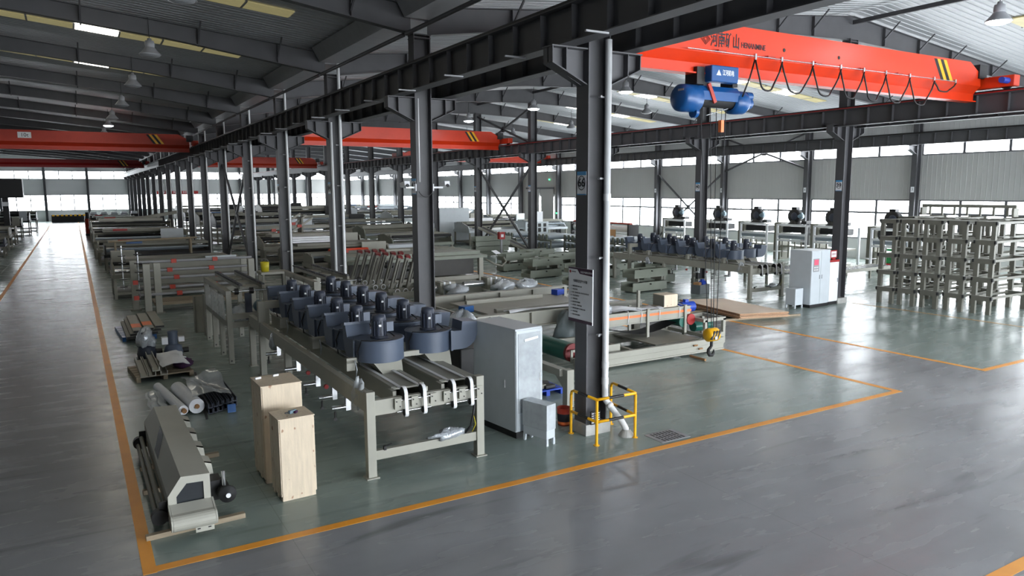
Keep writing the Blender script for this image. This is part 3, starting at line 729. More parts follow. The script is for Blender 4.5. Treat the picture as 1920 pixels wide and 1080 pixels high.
# ---- A. machine cover on timber skids
def machine_cover():
    t = thing('machine_cover', 'beige machine cover with chamfered windowed end beside the orange line', 'machine', (0, 0, 0))
    y0, y1 = 10.88, 14.85
    prof = [(.84, .10), (1.40, .10), (1.40, .70), (1.02, .72), (.84, .46)]
    b = MB(); n = len(prof)
    b.add([(x, y, z) for y in (y0, y1) for x, z in prof], [(i, n+i, n+(i+1) % n, (i+1) % n) for i in range(n)][1:]+[(0, n, n+1, 1)]+[tuple(range(n, 2*n))[::-1]])
    # front frame around the window opening
    o = [(.84, .10), (1.40, .10), (1.40, .70), (1.02, .72), (.84, .46)]; w = [(.95, .26), (1.31, .26), (1.31, .60), (1.09, .61), (.95, .44)]
    b.add([(x, y0, z) for x, z in o]+[(x, y0, z) for x, z in w], [(i, (i+1) % 5, 5+(i+1) % 5, 5+i) for i in range(5)])
    b.add([(x, y0, z) for x, z in w]+[(x, y0+.03, z) for x, z in w], [(i, (i+1) % 5, 5+(i+1) % 5, 5+i) for i in range(5)])
    b.build('cover_shell', M['cover'], t)
    MB().add([(x, y0+.03, z) for x, z in w], [(0, 1, 2, 3, 4)]).build('end_window', M['darkglass'], t)
    a, c = Vector((.84, 0, .46)), Vector((1.02, 0, .72)); d = c-a; nrm = Vector((-d.z, 0, d.x)).normalized()*.004
    q = [a+d*.12+Vector((0, 12.45, 0)), a+d*.12+Vector((0, 13.0, 0)), a+d*.95+Vector((0, 13.6, 0)), a+d*.95+Vector((0, 13.05, 0))]
    MB().add([p+nrm for p in q], [(0, 3, 2, 1)]).build('side_window', M['darkglass'], t)
    h = MB()
    hp = [(10.88, .10), (10.88, .34), (10.66, .28)]+[(10.60+.11*math.cos(a), .17+.11*math.sin(a)) for a in [math.radians(80+g*20) for g in range(10)]]
    h.prism([(y, z) for y, z in hp][::-1], 'x', .86, 1.40); h.build('front_hood', M['cover'], t)
    for x in (.845, 1.415): MB().prism([(y, z+.004) for y, z in hp][::-1], 'x', x-.012, x+.012).build('hood_end_plate', M['cover'], t)
    MB().box(1.14, 1.38, 10.55, 10.575, .0, .10).build('mounting_plate', M['cover'], t)
    for x in (1.18, 1.32): MB().cbox((x, 10.548, .05), (.04, .006, .015)).build('slot', M['black'], t)
    for y in (11.55, 12.35, 13.15, 13.95):
        MB().prism([(1.40, .66), (1.52, .62), (1.55, .36), (1.40, .30)], 'y', y, y+.03).prism([(1.40, .66), (1.52, .62), (1.52, .60), (1.40, .64)], 'y', y-.0, y+.3).build('side_flap', M['cover'], t)
    for x, z in ((.76, .24), (.70, .12)):
        MB().cyl((x, 11.1, z), (x, 14.6, z), .035, 10).build('guide_rod', M['beige_d'], t)
    for y in (11.02, 14.62): MB().cyl((.73, y-.06, .15), (.73, y+.06, .15), .11, 16).box(.73, .86, y-.02, y+.02, .06, .36).build('roller_end', M['black'], t)
    m = MB().cyl((1.62, 11.0, .28), (1.62, 11.5, .28), .10, 14).box(1.42, 1.6, 11.2, 11.5, .15, .45).build('drive_gearbox', M['black'], t)
    MB().lathe((1.64, 10.96, .3), [(0, -.05), (.04, -.05), (.05, -.02), (.12, -.02), (.13, .03), (.1, .06), (0, .06)], 18, 'y').build('handwheel', M['rubber'], t)
    MB().cyl((1.64, 10.90, .3), (1.64, 10.94, .3), .035, 12).build('hub_cap', M['white'], t)
    MB().cyl((1.62, 11.15, .38), (1.62, 11.15, .6), .03, 10).build('regulator', M['chrome'], t)
    for y, x0, x1 in ((10.86, .53, 1.85), (12.6, .62, 1.6), (13.75, .66, 1.95)):
        tag(MB().cbox(((x0+x1)/2, y, .035), (x1-x0, .09, .07), rz=.06).build('timber_skid', M['wood_d']), {10.86: 'front timber skid under the beige machine cover', 12.6: 'middle timber skid under the beige machine cover', 13.75: 'rear timber skid under the beige machine cover'}[y], 'timber')
    t.location.z = .07
machine_cover()
# ---- B. plywood crates
def crate(name, label, x, y, w, d, h, rz):
    t = thing(name, label, 'crate', (x, y, 0), rz)
    for yy in (.05, d/2, d-.05): MB().box(0, w, yy-.045, yy+.045, 0, .06).build('skid', M['wood'], t)
    g = .004
    MB().box(0, w, 0, .02, .06, h-.02).build('front_panel', M['wood'], t, bevel=.003); MB().box(0, w, d-.02, d, .06, h-.02).build('back_panel', M['wood'], t)
    MB().box(-.018, 0, .01, d-.01, .075, h-.03).build('side_panel', M['wood'], t, bevel=.003); MB().box(w, w+.018, .01, d-.01, .075, h-.03).build('side_panel', M['wood'], t)
    MB().box(-.025, w+.025, -.008, d+.008, h-.02, h).build('lid', M['wood'], t, bevel=.003)
    for yy in (.14, d-.14): MB().box(-.024, -.018, yy-.03, yy+.03, .08, h-.04).build('side_batten', M['wood'], t)
    return t
crate('tall_wooden_crate', 'taller pale plywood crate standing behind the shorter one', 2.40, 11.98, .62, .72, 1.64, .02)
crate('short_wooden_crate', 'shorter pale plywood crate in front of the taller crate', 2.46, 11.12, .52, .52, 1.31, .05)
for x, y in ((2.45, 12.5), (2.75, 12.55)): tag(MB().cbox((x, y, 1.66), (.10, .03, .03), rz=.3).build('strap_end', M['white']), 'white strap end on the %s of the tall crate lid' % ('left' if x < 2.6 else 'right'), 'strap')
tt = thing('strapping_tool', 'small blue and purple hand tool lying on the short crate', 'tool', (2.72, 11.38, 1.31), .5)
MB().cbox((0, 0, .025), (.13, .06, .05)).build('tool_body', M['cyan'], tt, bevel=.01); MB().cbox((.03, -.05, .02), (.08, .03, .03), rz=.4).build('tool_handle', M['purple'], tt); MB().cbox((-.08, .02, .02), (.08, .02, .02), rz=-.3).build('tool_blade', M['black'], tt)
# ---- C. blower table (long frame, two troughs, two rows of blowers)
def blower_meshes():
    d = {}
    n = 28; R = .46
    body = MB(); ring = [(R*math.cos(2*math.pi*i/n), R*math.sin(2*math.pi*i/n)) for i in range(n)]
    body.add([(x, y, z) for z in (-.20, .20) for x, y in ring], [(i, (i+1) % n, n+(i+1) % n, n+i) for i in range(n)], True)
    body.add([(x, y, .20) for x, y in ring], [tuple(range(n))]); body.add([(x, y, -.20) for x, y in ring], [tuple(range(n))[::-1]])
    body.lathe((0, 0, .2), [(.47, -.02), (.475, 0), (.47, .012), (.44, .012)], n)
    d['housing'] = body.mesh('housing', M['bluegrey'])
    ch = MB()
    outer = [(.30, -.19), (.56, -.19)]+[(.56+.34*math.sin(a), .15-.34*math.cos(a)) for a in [math.radians(g) for g in (15, 30, 45, 60, 75, 90)]]+[(.93, .34)]
    inner = [(.56, .37), (.54, .19), (.30, .19)]
    ch.prism(outer+inner, 'y', -.42, .02)
    ch.prism([(.30, -.20), (.34, -.20), (.34, .205), (.30, .205)], 'y', -.44, .04)
    d['outlet'] = ch.mesh('outlet', M['bluegrey'])
    cb = MB(); cb.prism([(.05, -.19), (.45, -.19), (.58, -.08), (.64, .12), (.66, .40), (.50, .43), (.40, .19), (.05, .19)], 'x', -.50, -.02)
    cb.prism([(.62, .36), (.68, .36), (.69, .42), (.49, .46), (.48, .41)], 'x', -.52, .0)
    d['outlet_back'] = cb.mesh('outlet', M['bluegrey'])
    mo = MB().cyl((0, 0, .20), (0, 0, .24), .17, 18).cyl((0, 0, .24), (0, 0, .54), .125, 18).lathe((0, 0, .54), [(.13, 0), (.135, .03), (.12, .10), (.0, .115)], 18)
    for i in range(12):
        a = 2*math.pi*i/12; mo.cbox((.13*math.cos(a), .13*math.sin(a), .39), (.03, .012, .28), rz=a)
    d['motor'] = mo.mesh('motor', M['motor'])
    d['terminal_box'] = MB().box(.12, .26, -.09, .09, .32, .5).mesh('terminal_box', M['bluegrey'])
    d['name_plate'] = MB().cbox((-.03, -.142, .45), (.05, .012, .04)).mesh('name_plate', M['white'])
    hp = MB(); a = [(-.26, -.36, -.19), (.30, -.36, -.19), (.30, .2, -.19), (-.26, .2, -.19)]; b = [(.02, -.62, -.62), (.24, -.62, -.62), (.24, -.1, -.62), (.02, -.1, -.62)]
    hp.add(a+b, [(4, 5, 1, 0), (5, 6, 2, 1), (6, 7, 3, 2), (7, 4, 0, 3)]); d['hopper'] = hp.mesh('hopper', M['beige'])
    d['power_cable'] = MB().tube([(.15, -.05, .33), (.22, -.25, .24), (.05, -.40, .225), (-.3, -.35, .22), (-.42, -.2, .22), (-.47, -.1, 0), (-.42, -.05, -.3)], .012, 6).mesh('power_cable', M['black'])
    return d
BM = blower_meshes()
def blower_table(label, x, y, L=9.5, first=1.78, pitch=1.30, nb=6, rz=0):
    t = thing('blower_table', label, 'machine', (x, y, 0), rz)
    W = 2.04
    for yy in (0, 5.45, 8.1, L-.15):
        for xx in (0, W): 
            l = MB().box(xx-.075, xx+.075, yy-.075, yy+.075, .02, 1.48 if yy in (0,) else 1.2).build('leg', M['beige'], t, bevel=.008)
            MB().box(xx-.11, xx+.11, yy-.11, yy+.11, 0, .02).build('foot_plate', M['beige'], l)
    for xx in (0, W): MB().box(xx-.06, xx+.06, .075, L-.1, 1.12, 1.42).build('side_rail', M['beige'], t, bevel=.006)
    MB().box(.075, W-.075, -.05, .05, .30, .46).build('lower_crossbar', M['beige'], t, bevel=.006)
    MB().box(.075, W-.075, -.04, .06, 1.06, 1.32).build('upper_crossbar', M['beige'], t, bevel=.006)
    for yy in (5.45, 8.1, L-.15): MB().box(.06, W-.06, yy-.05, yy+.05, 1.0, 1.12).build('crossbar', M['beige'], t)
    TR = [(.52, 1.06), (1.42, 1.96)]
    for a, b in TR:
        tr = MB().box(a, a+.025, .25, L-.2, 1.08, 1.42).box(b-.025, b, .25, L-.2, 1.08, 1.42).box(a, b, .25, L-.2, 1.08, 1.12).box(a-.03, a+.05, .25, L-.2, 1.40, 1.43).box(b-.05, b+.03, .25, L-.2, 1.40, 1.43).build('trough', M['beige'], t)
        MB().box(a+.025, b-.025, .25, L-.2, 1.37, 1.40).build('top_plate', M['beige'], tr)
        for q in (a+.08, b-.12): MB().box(q-.03, q+.03, .05, L-.25, 1.43, 1.445).build('belt_run', M['belt_w'], tr)
        MB().box(a-.08, a-.02, .06, .3, 1.06, 1.40).build('end_plate', M['beige'], tr); MB().box(b-.04, b+.02, .06, .3, 1.06, 1.40).build('end_plate', M['beige'], tr)
        for q in (a+.08, b-.12):
            # white belt loop around two pulleys
            cy1, cz1, cy2, cz2, r = -.02, 1.37, -.10, 1.05, .12
            lp = [(cy1+r*math.sin(s), cz1+r*math.cos(s)) for s in [math.radians(g) for g in range(-60, 121, 20)]]
            lp = [(cy1+.10, cz1+.10)]+[(cy1-r*math.sin(s), cz1+r*math.cos(s)) for s in [math.radians(g) for g in range(-10, 101, 18)]]+[(cy2-.07*math.sin(s), cz2+.07*math.cos(s)) for s in [math.radians(g) for g in range(100, 191, 18)]]
            bl = MB(); n = len(lp)
            inn = [(yy+.012*(1 if yy < 0 else 0), zz-.012*(1 if zz > 1.17 else -1)) for yy, zz in lp]
            for (p0, p1), (i0, i1) in zip(zip(lp[:-1], lp[1:]), zip(inn[:-1], inn[1:])):
                bl.add([(q-.03, *p0), (q+.03, *p0), (q+.03, *p1), (q-.03, *p1), (q-.03, *i0), (q+.03, *i0), (q+.03, *i1), (q-.03, *i1)], [(0, 1, 2, 3), (7, 6, 5, 4), (0, 3, 7, 4), (1, 5, 6, 2)])
            bl.build('belt_loop', M['belt_w'], tr)
            MB().cyl((q-.028, cy1, cz1), (q+.028, cy1, cz1), .105, 16).build('pulley', M['black'], tr); MB().cyl((q-.028, cy2+.02, cz2), (q+.028, cy2+.02, cz2), .055, 14).build('pulley', M['black'], tr)
        for zz, yy in ((1.27, -.08), (1.07, -.06)): MB().cyl((a-.06, yy, zz), (b+.02, yy, zz), .014, 8).build('shaft', M['chrome'], tr)
        for q in (a-.05, (a+b)/2-.02, b+.06): 
            pb = MB().box(q-.06, q+.06, -.10, -.07, 1.13, 1.31); pb.m = 1; pb.cyl((q-.03, -.08, 1.26), (q-.03, -.112, 1.26), .012, 8).cyl((q+.03, -.08, 1.17), (q+.03, -.112, 1.17), .012, 8); pb.build('bearing_plate', [M['beige'], M['black']], tr)
    # inverted-U cross frames between the troughs
    for yy in (1.75, 4.05, 6.9):
        MB().box(.20, .36, yy, yy+.12, 1.42, 1.62).box(.20, W-.1, yy, yy+.10, 1.56, 1.66).build('cross_frame', M['beige'], t)
        MB().tube([(.34, yy-.06, 1.62), (.36, yy-.10, 1.45), (.34, yy-.08, 1.3)], .012, 6).build('air_hose', M['film_s'], t)
    MB().box(-.08, .09, 8.02, 8.18, 1.2, 1.95).box(.09, .5, 8.02, 8.18, 1.76, 1.95).build('end_portal', M['beige'], t, bevel=.006)
    # pneumatic cylinders under the left rail
    for yy in (1.2, 2.0, 3.1, 4.6, 6.4):
        c = MB().cyl((-.28, yy, .92), (.0, yy, .92), .04, 10).box(-.03, .06, yy-.05, yy+.05, .86, 1.12).build('air_cylinder', M['chrome'], t)
        MB().cyl((-.22, yy, .86), (-.22, yy, .74), .018, 8).cyl((-.22, yy-.01, .72), (-.22, yy+.01, .72), .035, 10).build('regulator_knob', M['black'], c)
    for yy in (2.6, 3.9): MB().cyl((.05, yy, .95), (.05, yy+.06, .95), .045, 10).build('limit_switch', M['red'], t)
    for r, (xx, s) in enumerate(((.86, -1), (2.0, 1))):
        for i in range(nb):
            b = inst(BM['housing'], 'blower', t, (xx, first+pitch*i+(.28 if r else 0), 1.79))
            for k in ('motor', 'terminal_box', 'name_plate', 'hopper', 'power_cable'):
                inst(BM[k], k, b)
            inst(BM['outlet' if s > 0 else 'outlet_back'], 'outlet', b)
    # wrapped cables at the front and right
    MB().tube([(1.93, -.06, 1.05), (1.9, -.06, .8), (1.86, -.05, .6), (1.75, -.02, .47)], .02, 6).build('cable_bundle', M['black'], t)
    MB().tube([(1.9, -.07, .78), (1.93, -.09, .62), (1.88, -.05, .48)], .007, 5).build('earth_wire', M['yellow_l'], t)
    blob((1.45, -.02, .50), (.32, .09, .10), 5).build('cable_wrap', M['film_s'], t)
    blob((.02, .55, 1.28), (.10, .18, .24), 8).build('film_wrap', M['film'], t)
    blob((-.06, 6.6, 1.14), (.07, .18, .18), 9).build('film_wrap', M['film_s'], t)
    MB().box(.2, .24, -.1, -.04, .46, .53).cyl((.24, -.08, .52), (.34, -.1, .56), .012, 6).build('hose_fitting', M['black'], t)
    return t
bt = blower_table('long beige table with two rows of blue-grey blowers in the foreground', 3.97, 11.35)
bt2 = copy_tree(bt); bt2.location = (25.05, 22.0, 0); bt2['label'] = 'long beige blower table standing behind the plywood stack'
# ---- D/E. control cabinets
def cabinet(label, x, y, w, d, h, rz, doors=1, col='cab'):
    t = thing('control_cabinet', label, 'cabinet', (x, y, 0), rz)
    MB().box(.01, w-.01, .01, d-.01, 0, .12).build('plinth', M['black'], t)
    MB().box(0, w, 0.02, d, .12, h).build('cabinet_body', M[col], t, bevel=.008)
    for i in range(doors):
        a, b = w*i/doors+.008, w*(i+1)/doors-.008
        dr = MB().box(a, b, 0, .02, .15, h-.03).build('door', M[col], t, bevel=.005)
        MB().box((b-.08 if i == 0 else a+.05), (b-.055 if i == 0 else a+.075), -.02, 0, h*.5, h*.5+.16).build('handle', M['chrome'], dr)
    return t
c1 = cabinet('tall pale grey control cabinet wrapped in film beside the blower table', 7.02, 11.72, .66, 1.42, 2.14, .12)
MB().add([(.05, -.012, 1.2), (.62, -.012, 1.15), (.6, -.012, 2.0), (.08, -.012, 2.05)], [(0, 1, 2, 3)]).box(.05, .6, -.012, -.008, .5, 2.05).build('film_wrap', M['film'], c1)
MB().cbox((.36, -.02, 1.93), (.34, .012, .05), ry=-.1).build('film_fold', M['white'], c1)
MB().box(-.012, -.002, .35, .36, .95, 1.1).build('side_handle', M['white'], c1)
s1 = thing('transformer_box', 'low white metal box on short feet wrapped in film beside column 66', 'cabinet', (7.12, 11.63, 0), -1.3)
MB().box(0, .60, 0, .24, .13, .78).build('box_body', M['cab'], s1, bevel=.01)
for xx in (0, .54):
    for yy in (0, .19): MB().prism([(xx, 0), (xx+.04, 0), (xx+.06, .13), (xx, .13)] if xx == 0 else [(xx+.02, 0), (xx+.06, 0), (xx+.06, .13), (xx, .13)], 'y', yy, yy+.05).build('foot', M['cab'], s1)
MB().box(-.008, .608, -.008, .248, .3, .79).build('film_wrap', M['film'], s1)
# ---- F. guard rail, bucket, louvre, drain grate, safety board
g = thing('guard_rail', 'yellow and black tubular guard rail around column 66', 'guard rail')
P4 = {'A': (8.12, 11.46), 'B': (8.12, 10.63), 'C': (9.03, 10.61), 'D': (9.14, 11.50)}
for k, (x, y) in P4.items():
    p = MB().cyl((x, y, .012), (x, y, .86 if k in 'BC' else .80), .028, 12).build('post', M['yellow'], g)
    MB().cyl((x, y, 0), (x, y, .012), .06, 12).build('base_flange', M['yellow'], p)
for a, b in (('A', 'B'), ('B', 'C'), ('C', 'D')):
    pa, pb = Vector((*P4[a], 0)), Vector((*P4[b], 0))
    for z in (.88, .45):
        z0 = Vector((0, 0, z)); q = lambda f: pa+(pb-pa)*f+z0
        if z > .8 and a == 'A': pts = [q(0)-Vector((0, 0, .09)), q(.03)-Vector((0, 0, .03)), q(.10), q(1)]
        elif z > .8 and b == 'D': pts = [q(0), q(.90), q(.97)-Vector((0, 0, .03)), q(1)-Vector((0, 0, .09))]
        else: pts = [q(0), q(1)]
        r = MB().tube(pts, .027, 10).build('rail', M['yellow'], g)
        MB().cyl(q(.30), q(.68), .0285, 12).build('black_band', M['black'], r)
bk = thing('paint_bucket', 'orange plastic bucket standing behind column 66', 'bucket', (8.32, 11.98, 0))
MB().lathe((0, 0, 0), [(0, 0), (.13, 0), (.155, .36), (.14, .36), (.12, .02)], 20).build('bucket_body', M['orange_d'], bk); MB().lathe((0, 0, 0), [(.138, .09), (.150, .25)], 20).build('bucket_label', M['ink'], bk)
MB().lathe((0, 0, 0), [(.133, .03), (.137, .08)], 20).build('bucket_band', M['peach'], bk)
lv = thing('vent_block', 'black slotted vent block leaning on the base of column 66', 'vent', (8.46, 11.13, .22), 0)
MB().box(-.11, .11, -.02, .02, 0, .26).build('vent_plate', M['black'], lv)
for i in range(5):
    for j in range(3): MB().cbox((-.07+j*.07, -.022, .04+i*.045), (.045, .006, .018)).build('slot', M['white'], lv)
dg = thing('drain_grate', 'slotted drain grate in the floor beside the guard rail', 'drain', (9.62, 10.34, 0))
MB().box(-.36, .36, -.26, .26, 0, .006).build('grate_frame', M['gutter'], dg)
for j in range(3):
    for i in range(7): MB().cbox((-.24+i*.08, -.16+j*.16, .008), (.03, .12, .004)).build('slot', M['black'], dg)
sb = thing('safety_board', 'white safety rules board with maroon bands on column 66', 'sign', (8.275, 11.37, 2.21))
MB().box(-.015, 0, -.39, .39, 0, 1.06).build('board', M['white'], sb)
MB().box(-.018, -.015, -.39, .39, .0, .06).build('bottom_band', M['maroon'], sb)
MB().add([(-.018, .39, 1.06), (-.018, -.39, 1.06), (-.018, -.39, .93), (-.018, .02, .95), (-.018, .10, 1.03), (-.018, .39, 1.03)], [(0, 1, 2, 3, 4, 5)]).build('top_band', M['maroon'], sb)
sm = lambda n, s, size, y, z, m='ink', w=None: text(n, s, size, M[m], sb, face_mat((-.020, y, z), (0, -1, 0), (0, 0, 1)), .001, w)
sm('lettering', '安全生产标准化示范车间', .04, -.19, .985, 'white', .36); MB().cyl((-.015, .33, .975), (-.02, .33, .975), .03, 6).build('emblem', M['red'], sb); MB().box(-.018, -.015, .15, .28, .972, .985).build('emblem_line', M['ink'], sb)
sm('title', '车间安全生产十不准', .06, -.0, .80, w=.45)
for i, s in enumerate(['一、不戴安全帽不准进入车间', '二、不准违章作业', '三、酒后、带病不准上岗，非工作人员不准入内', '四、不准违章指挥生产', '五、不准擅自离岗', '六、设备运转时不准检修', '七、未经培训，不准操作设备', '八、吊装作业时吊物下方不准站人走动', '九、不准乱动电器', '十、作业时不准打闹嬉戏']):
    o = sm('rule_line', s, .028, 0, .70-i*.062); w_ = max((v.co.y for v in o.data.vertices), default=0)
    for v in o.data.vertices: v.co.y += .31-w_
# ================================================================== middle bay
def motor(parent, c, axis='x', L=.36, r=.12, m='blue_b', name='drive_motor'):
    d = {'x': Vector((1, 0, 0)), 'y': Vector((0, 1, 0)), 'z': Vector((0, 0, 1))}[axis]; c = Vector(c)
    o = MB().cyl(c-d*L*.35, c+d*L*.5, r, 16).cyl(c-d*L*.5, c-d*L*.35, r*.7, 14).build(name, M[m], parent)
    MB().cbox(c+(Vector((0, 0, r*1.1)) if axis != 'z' else Vector((r*1.1, 0, 0))), (.14, .12, .12)).build('terminal_box', M[m], o)
    return o
# ---- strapped belt conveyor lying on a steel base frame
t = thing('belt_conveyor', 'beige belt conveyor with an orange edge strip right of column 66', 'conveyor')
for y in (15.25, 17.55): MB().box(10.9, 16.3, y-.06, y+.06, .06, .10).box(10.9, 16.3, y-.03, y+.03, .10, .38).box(10.9, 16.3, y-.06, y+.06, .38, .42).box(10.9, 16.3, y-.045, y+.045, .22, .26).build('base_beam', M['beige'], t)
for x in (11.6, 13.0, 14.3, 15.6, 16.25): MB().box(x-.05, x+.05, 15.3, 17.5, .28, .38).build('base_crossbar', M['beige'], t)
MB().box(13.9, 15.6, 15.5, 17.4, .36, .40).build('base_plate', M['beige_d'], t)
for y in (16.55, 17.25): MB().box(12.4, 16.2, y-.03, y+.03, .84, 1.2).box(12.4, 16.2, y-.06, y+.06, 1.17, 1.2).box(12.4, 16.2, y-.06, y+.06, .84, .87).build('side_beam', M['beige'], t)
MB().box(12.4, 16.1, 16.55, 17.25, 1.1, 1.14).build('top_plate', M['beige_d'], t)
MB().box(12.4, 16.22, 16.50, 16.515, 1.02, 1.09).build('edge_strip', M['peach'], t)
MB().grid(lambda u, v: (12.4+3.7*u, 16.6+.6*v, .80-.32*math.sin(u*math.pi*.9)**2), 14, 2).build('hanging_belt', M['rubber'], t)
for x in (12.7, 14.45, 15.95):
    for y in (16.48, 17.32): MB().box(x-.045, x+.045, y-.03, y+.03, .38, 1.25).build('support_post', M['beige'], t)
MB().box(14.42, 14.50, 16.9, 16.98, 1.14, 1.75).build('guide_post', M['beige_d'], t)
MB().cyl((15.9, 16.5, .72), (15.9, 17.3, .72), .17, 18).build('drive_roller', M['green'], t); MB().cyl((16.15, 16.42, .78), (16.15, 16.5, .78), .17, 18).build('roller_disc', M['red'], t)
motor(t, (16.75, 17.3, 1.0), 'x', .62, .17)
g = MB().cyl((11.15, 15.75, .46), (11.15, 17.45, .46), .25, 24).build('tail_roller', M['green'], t)
MB().cyl((11.15, 15.66, .46), (11.15, 15.75, .46), .25, 24).build('roller_cap', M['red_dark'], g)
MB().box(11.0, 12.6, 15.48, 15.52, .24, .30).box(11.0, 12.6, 15.48, 15.52, .52, .58).box(10.96, 11.02, 15.48, 15.52, .24, .58).box(11.7, 12.6, 15.48, 15.52, .3, .52).build('roller_bracket', M['beige'], t)
MB().cyl((11.35, 15.44, .41), (11.35, 15.53, .41), .06, 12).build('bearing', M['yellow_l'], t)
for i, x in enumerate((12.8, 13.7, 14.2, 14.9, 15.7, 15.95)): MB().tube([(x, 16.49, .85), (x+.02, 16.48, 1.1), (x+.03, 16.52, 1.22), (x+.05, 16.9, 1.24)], .012, 5).build('tie_strap', M['white'], t)
for x in (15.05, 15.25): MB().cyl((x, 15.17, .30 if x < 15.2 else .18), (x+.14, 15.17, .30 if x < 15.2 else .18), .025, 8).build('lifting_pin', M['card'], t)
st = thing('roller_stand', 'beige roller stand with a green roller at the end of the strapped conveyor', 'stand')
for x in (16.42, 17.2):
    for y in (16.1, 17.0): MB().box(x-.05, x+.05, y-.05, y+.05, 0, .78).build('leg', M['beige'], st)
MB().box(16.3, 17.25, 16.05, 16.15, .72, .82).box(16.3, 17.25, 16.95, 17.05, .72, .82).box(16.3, 16.4, 16.15, 16.95, .72, .82).box(17.15, 17.25, 16.15, 16.95, .72, .82).build('top_frame', M['beige'], st)
MB().box(16.4, 17.15, 16.0, 16.1, .1, .36).build('lower_beam', M['beige'], st)
MB().cyl((16.4, 16.6, .5), (17.15, 16.6, .5), .16, 18).build('roller', M['green'], st)
bx = thing('small_crate', 'small open wooden crate tied down on top of the strapped conveyor', 'crate', (15.2, 16.62, 1.2), 0)
MB().box(0, .55, 0, .5, .0, .03).build('bottom', M['wood'], bx); MB().box(.0, .02, 0, .5, .03, .36).build('side', M['beige_d'], bx); MB().box(.53, .55, 0, .5, .03, .36).build('side', M['wood'], bx)
MB().box(.02, .53, 0, .02, .03, .36).build('front', M['wood'], bx); MB().box(.02, .53, .48, .5, .03, .36).build('back', M['wood'], bx); MB().box(0, .55, 0, .5, .36, .38).build('lid', M['wood'], bx)
o = cloth(lambda u, v: 1.22+.05*math.sin(u*6), 13.3, 15.1, 16.5, 17.2, seed=3).build('white_film_sheet', M['white']); tag(o, 'white film sheet lying on top of the strapped conveyor', 'film')
o = blob((12.95, 16.8, 1.32), (.35, .3, .22), 3).build('wrapped_motor', M['film_s']); tag(o, 'silver film bundle on the strapped conveyor beside column 66', 'bundle')
for a, b, l in (((14.85, 15.1, .04), (14.84, 14.5, .04), 'brown wooden pole on the floor below the crane hook'), ((9.4, 13.3, .03), (9.9, 13.0, .03), 'short brown wooden pole on the floor behind column 66')):
    tag(MB().cyl(a, b, .035, 10).build('wooden_pole', M['card']), l, 'pole')
# ---- beam bench left of it
t = thing('beam_bench', 'beige steel beam bench with tools on top behind the tall cabinet', 'machine')
for y in (18.55, 22.9): MB().ibeam((9.75, y, .92), (16.0, y, .92), .46, .28, .02, .03).build('long_beam', M['beige'], t)
for i in range(5):
    for y in (18.55, 22.9): MB().box(10.2+1.4*i, 10.22+1.4*i, y-.12, y+.12, .73, 1.11).build('stiffener', M['beige'], t)
MB().box(9.7, 9.78, 18.5, 22.95, .1, 1.1).build('end_panel', M['beige'], t)
for x in (9.9, 13.2, 15.8):
    for y in (18.65, 22.8): MB().box(x-.12, x+.12, y-.1, y+.1, 0, .69).build('leg', M['beige_d'], t)
for x in (10.6, 13.2): MB().box(x-.1, x+.1, 18.6, 22.9, .55, .72).build('crossbar', M['beige'], t)
MB().box(10.7, 14.9, 19.2, 22.2, .92, 1.0).build('bench_plate', M['beige'], t)
for y in (19.6, 21.6): MB().box(11, 14, y-.08, y+.08, 1.0, 1.12).build('guide_bar', M['beige'], t)
for x, y, m_, l in ((14.9, 21.9, 'blue_b', 'small blue box on the beam bench'), (10.3, 20.2, 'blue', 'blue air valve cluster at the end of the beam bench')):
    tag(MB().cbox((x, y, 1.10), (.4, .3, .2), rz=.3).build('valve_box', M[m_], bevel=.02), l, 'box')
o = cloth(lambda u, v: 1.18, 10.9, 14.2, 18.5, 18.9, seed=5).build('white_film_sheet', M['white']); tag(o, 'long white film strip on the front beam of the beam bench', 'film')
for i in range(3): tag(MB().cbox((15.0+.25*i, 20.1+.5*i, 1.12), (.9, .08, .08), rz=.5).build('loose_bar', M['beige']), '%s loose steel bar lying on the right end of the beam bench' % ORD[i], 'bar', 'loose bars on the bench')
# ---- portal arm, blue pallet, dark pump unit behind the cabinet
t = thing('portal_arm', 'beige portal arm with a single leg between the cabinet and column 66', 'stand')
MB().box(8.98, 9.16, 12.82, 13.0, 0, .86).build('leg', M['beige'], t, bevel=.005); MB().box(8.9, 9.08, 13.0, 15.4, .70, .86).build('arm', M['beige'], t, bevel=.005)
MB().prism([(13.0, .38), (13.0, .70), (13.4, .70)], 'x', 9.02, 9.10).build('gusset', M['beige'], t); MB().box(8.9, 9.24, 12.74, 13.08, 0, .02).build('foot_plate', M['beige_d'], t)
MB().box(8.94, 9.1, 15.3, 15.46, 0, .7).build('leg', M['beige'], t)
def pallet(label, x, y, w, d, m, rz=0):
    t = thing('pallet', label, 'pallet', (x, y, 0), rz)
    for i in range(5): MB().box(0, w, d*i/5+.01, d*(i+1)/5-.03, .11, .14).build('deck_board', M[m], t)
    for xx in (0, w/2-.05, w-.1): MB().box(xx, xx+.1, 0, d, 0, .11).build('runner', M[m], t)
    return t
pallet('bright blue plastic pallet behind the tall cabinet', 8.75, 13.9, .9, .8, 'blue_b')
for i, (x, y, z, sx, sy, sz, r) in enumerate(((8.95, 14.1, .2, .5, .3, .1, .3), (9.25, 14.3, .19, .4, .35, .09, -.4), (9.0, 14.45, .24, .35, .2, .16, .8), (9.3, 14.05, .19, .3, .2, .08, .1))):
    tag(MB().cbox((x, y, z), (sx, sy, sz), rz=r).build('machine_part', M['black' if i % 2 else 'beige_d'], bevel=.02), '%s machine part on the blue plastic pallet' % ['wide', 'flat grey', 'upright', 'smallest'][i], 'part', 'parts on the blue pallet')
t = thing('pump_unit', 'black pump unit with foil wrapped top behind the last blower', 'machine', (7.55, 15.05, 0))
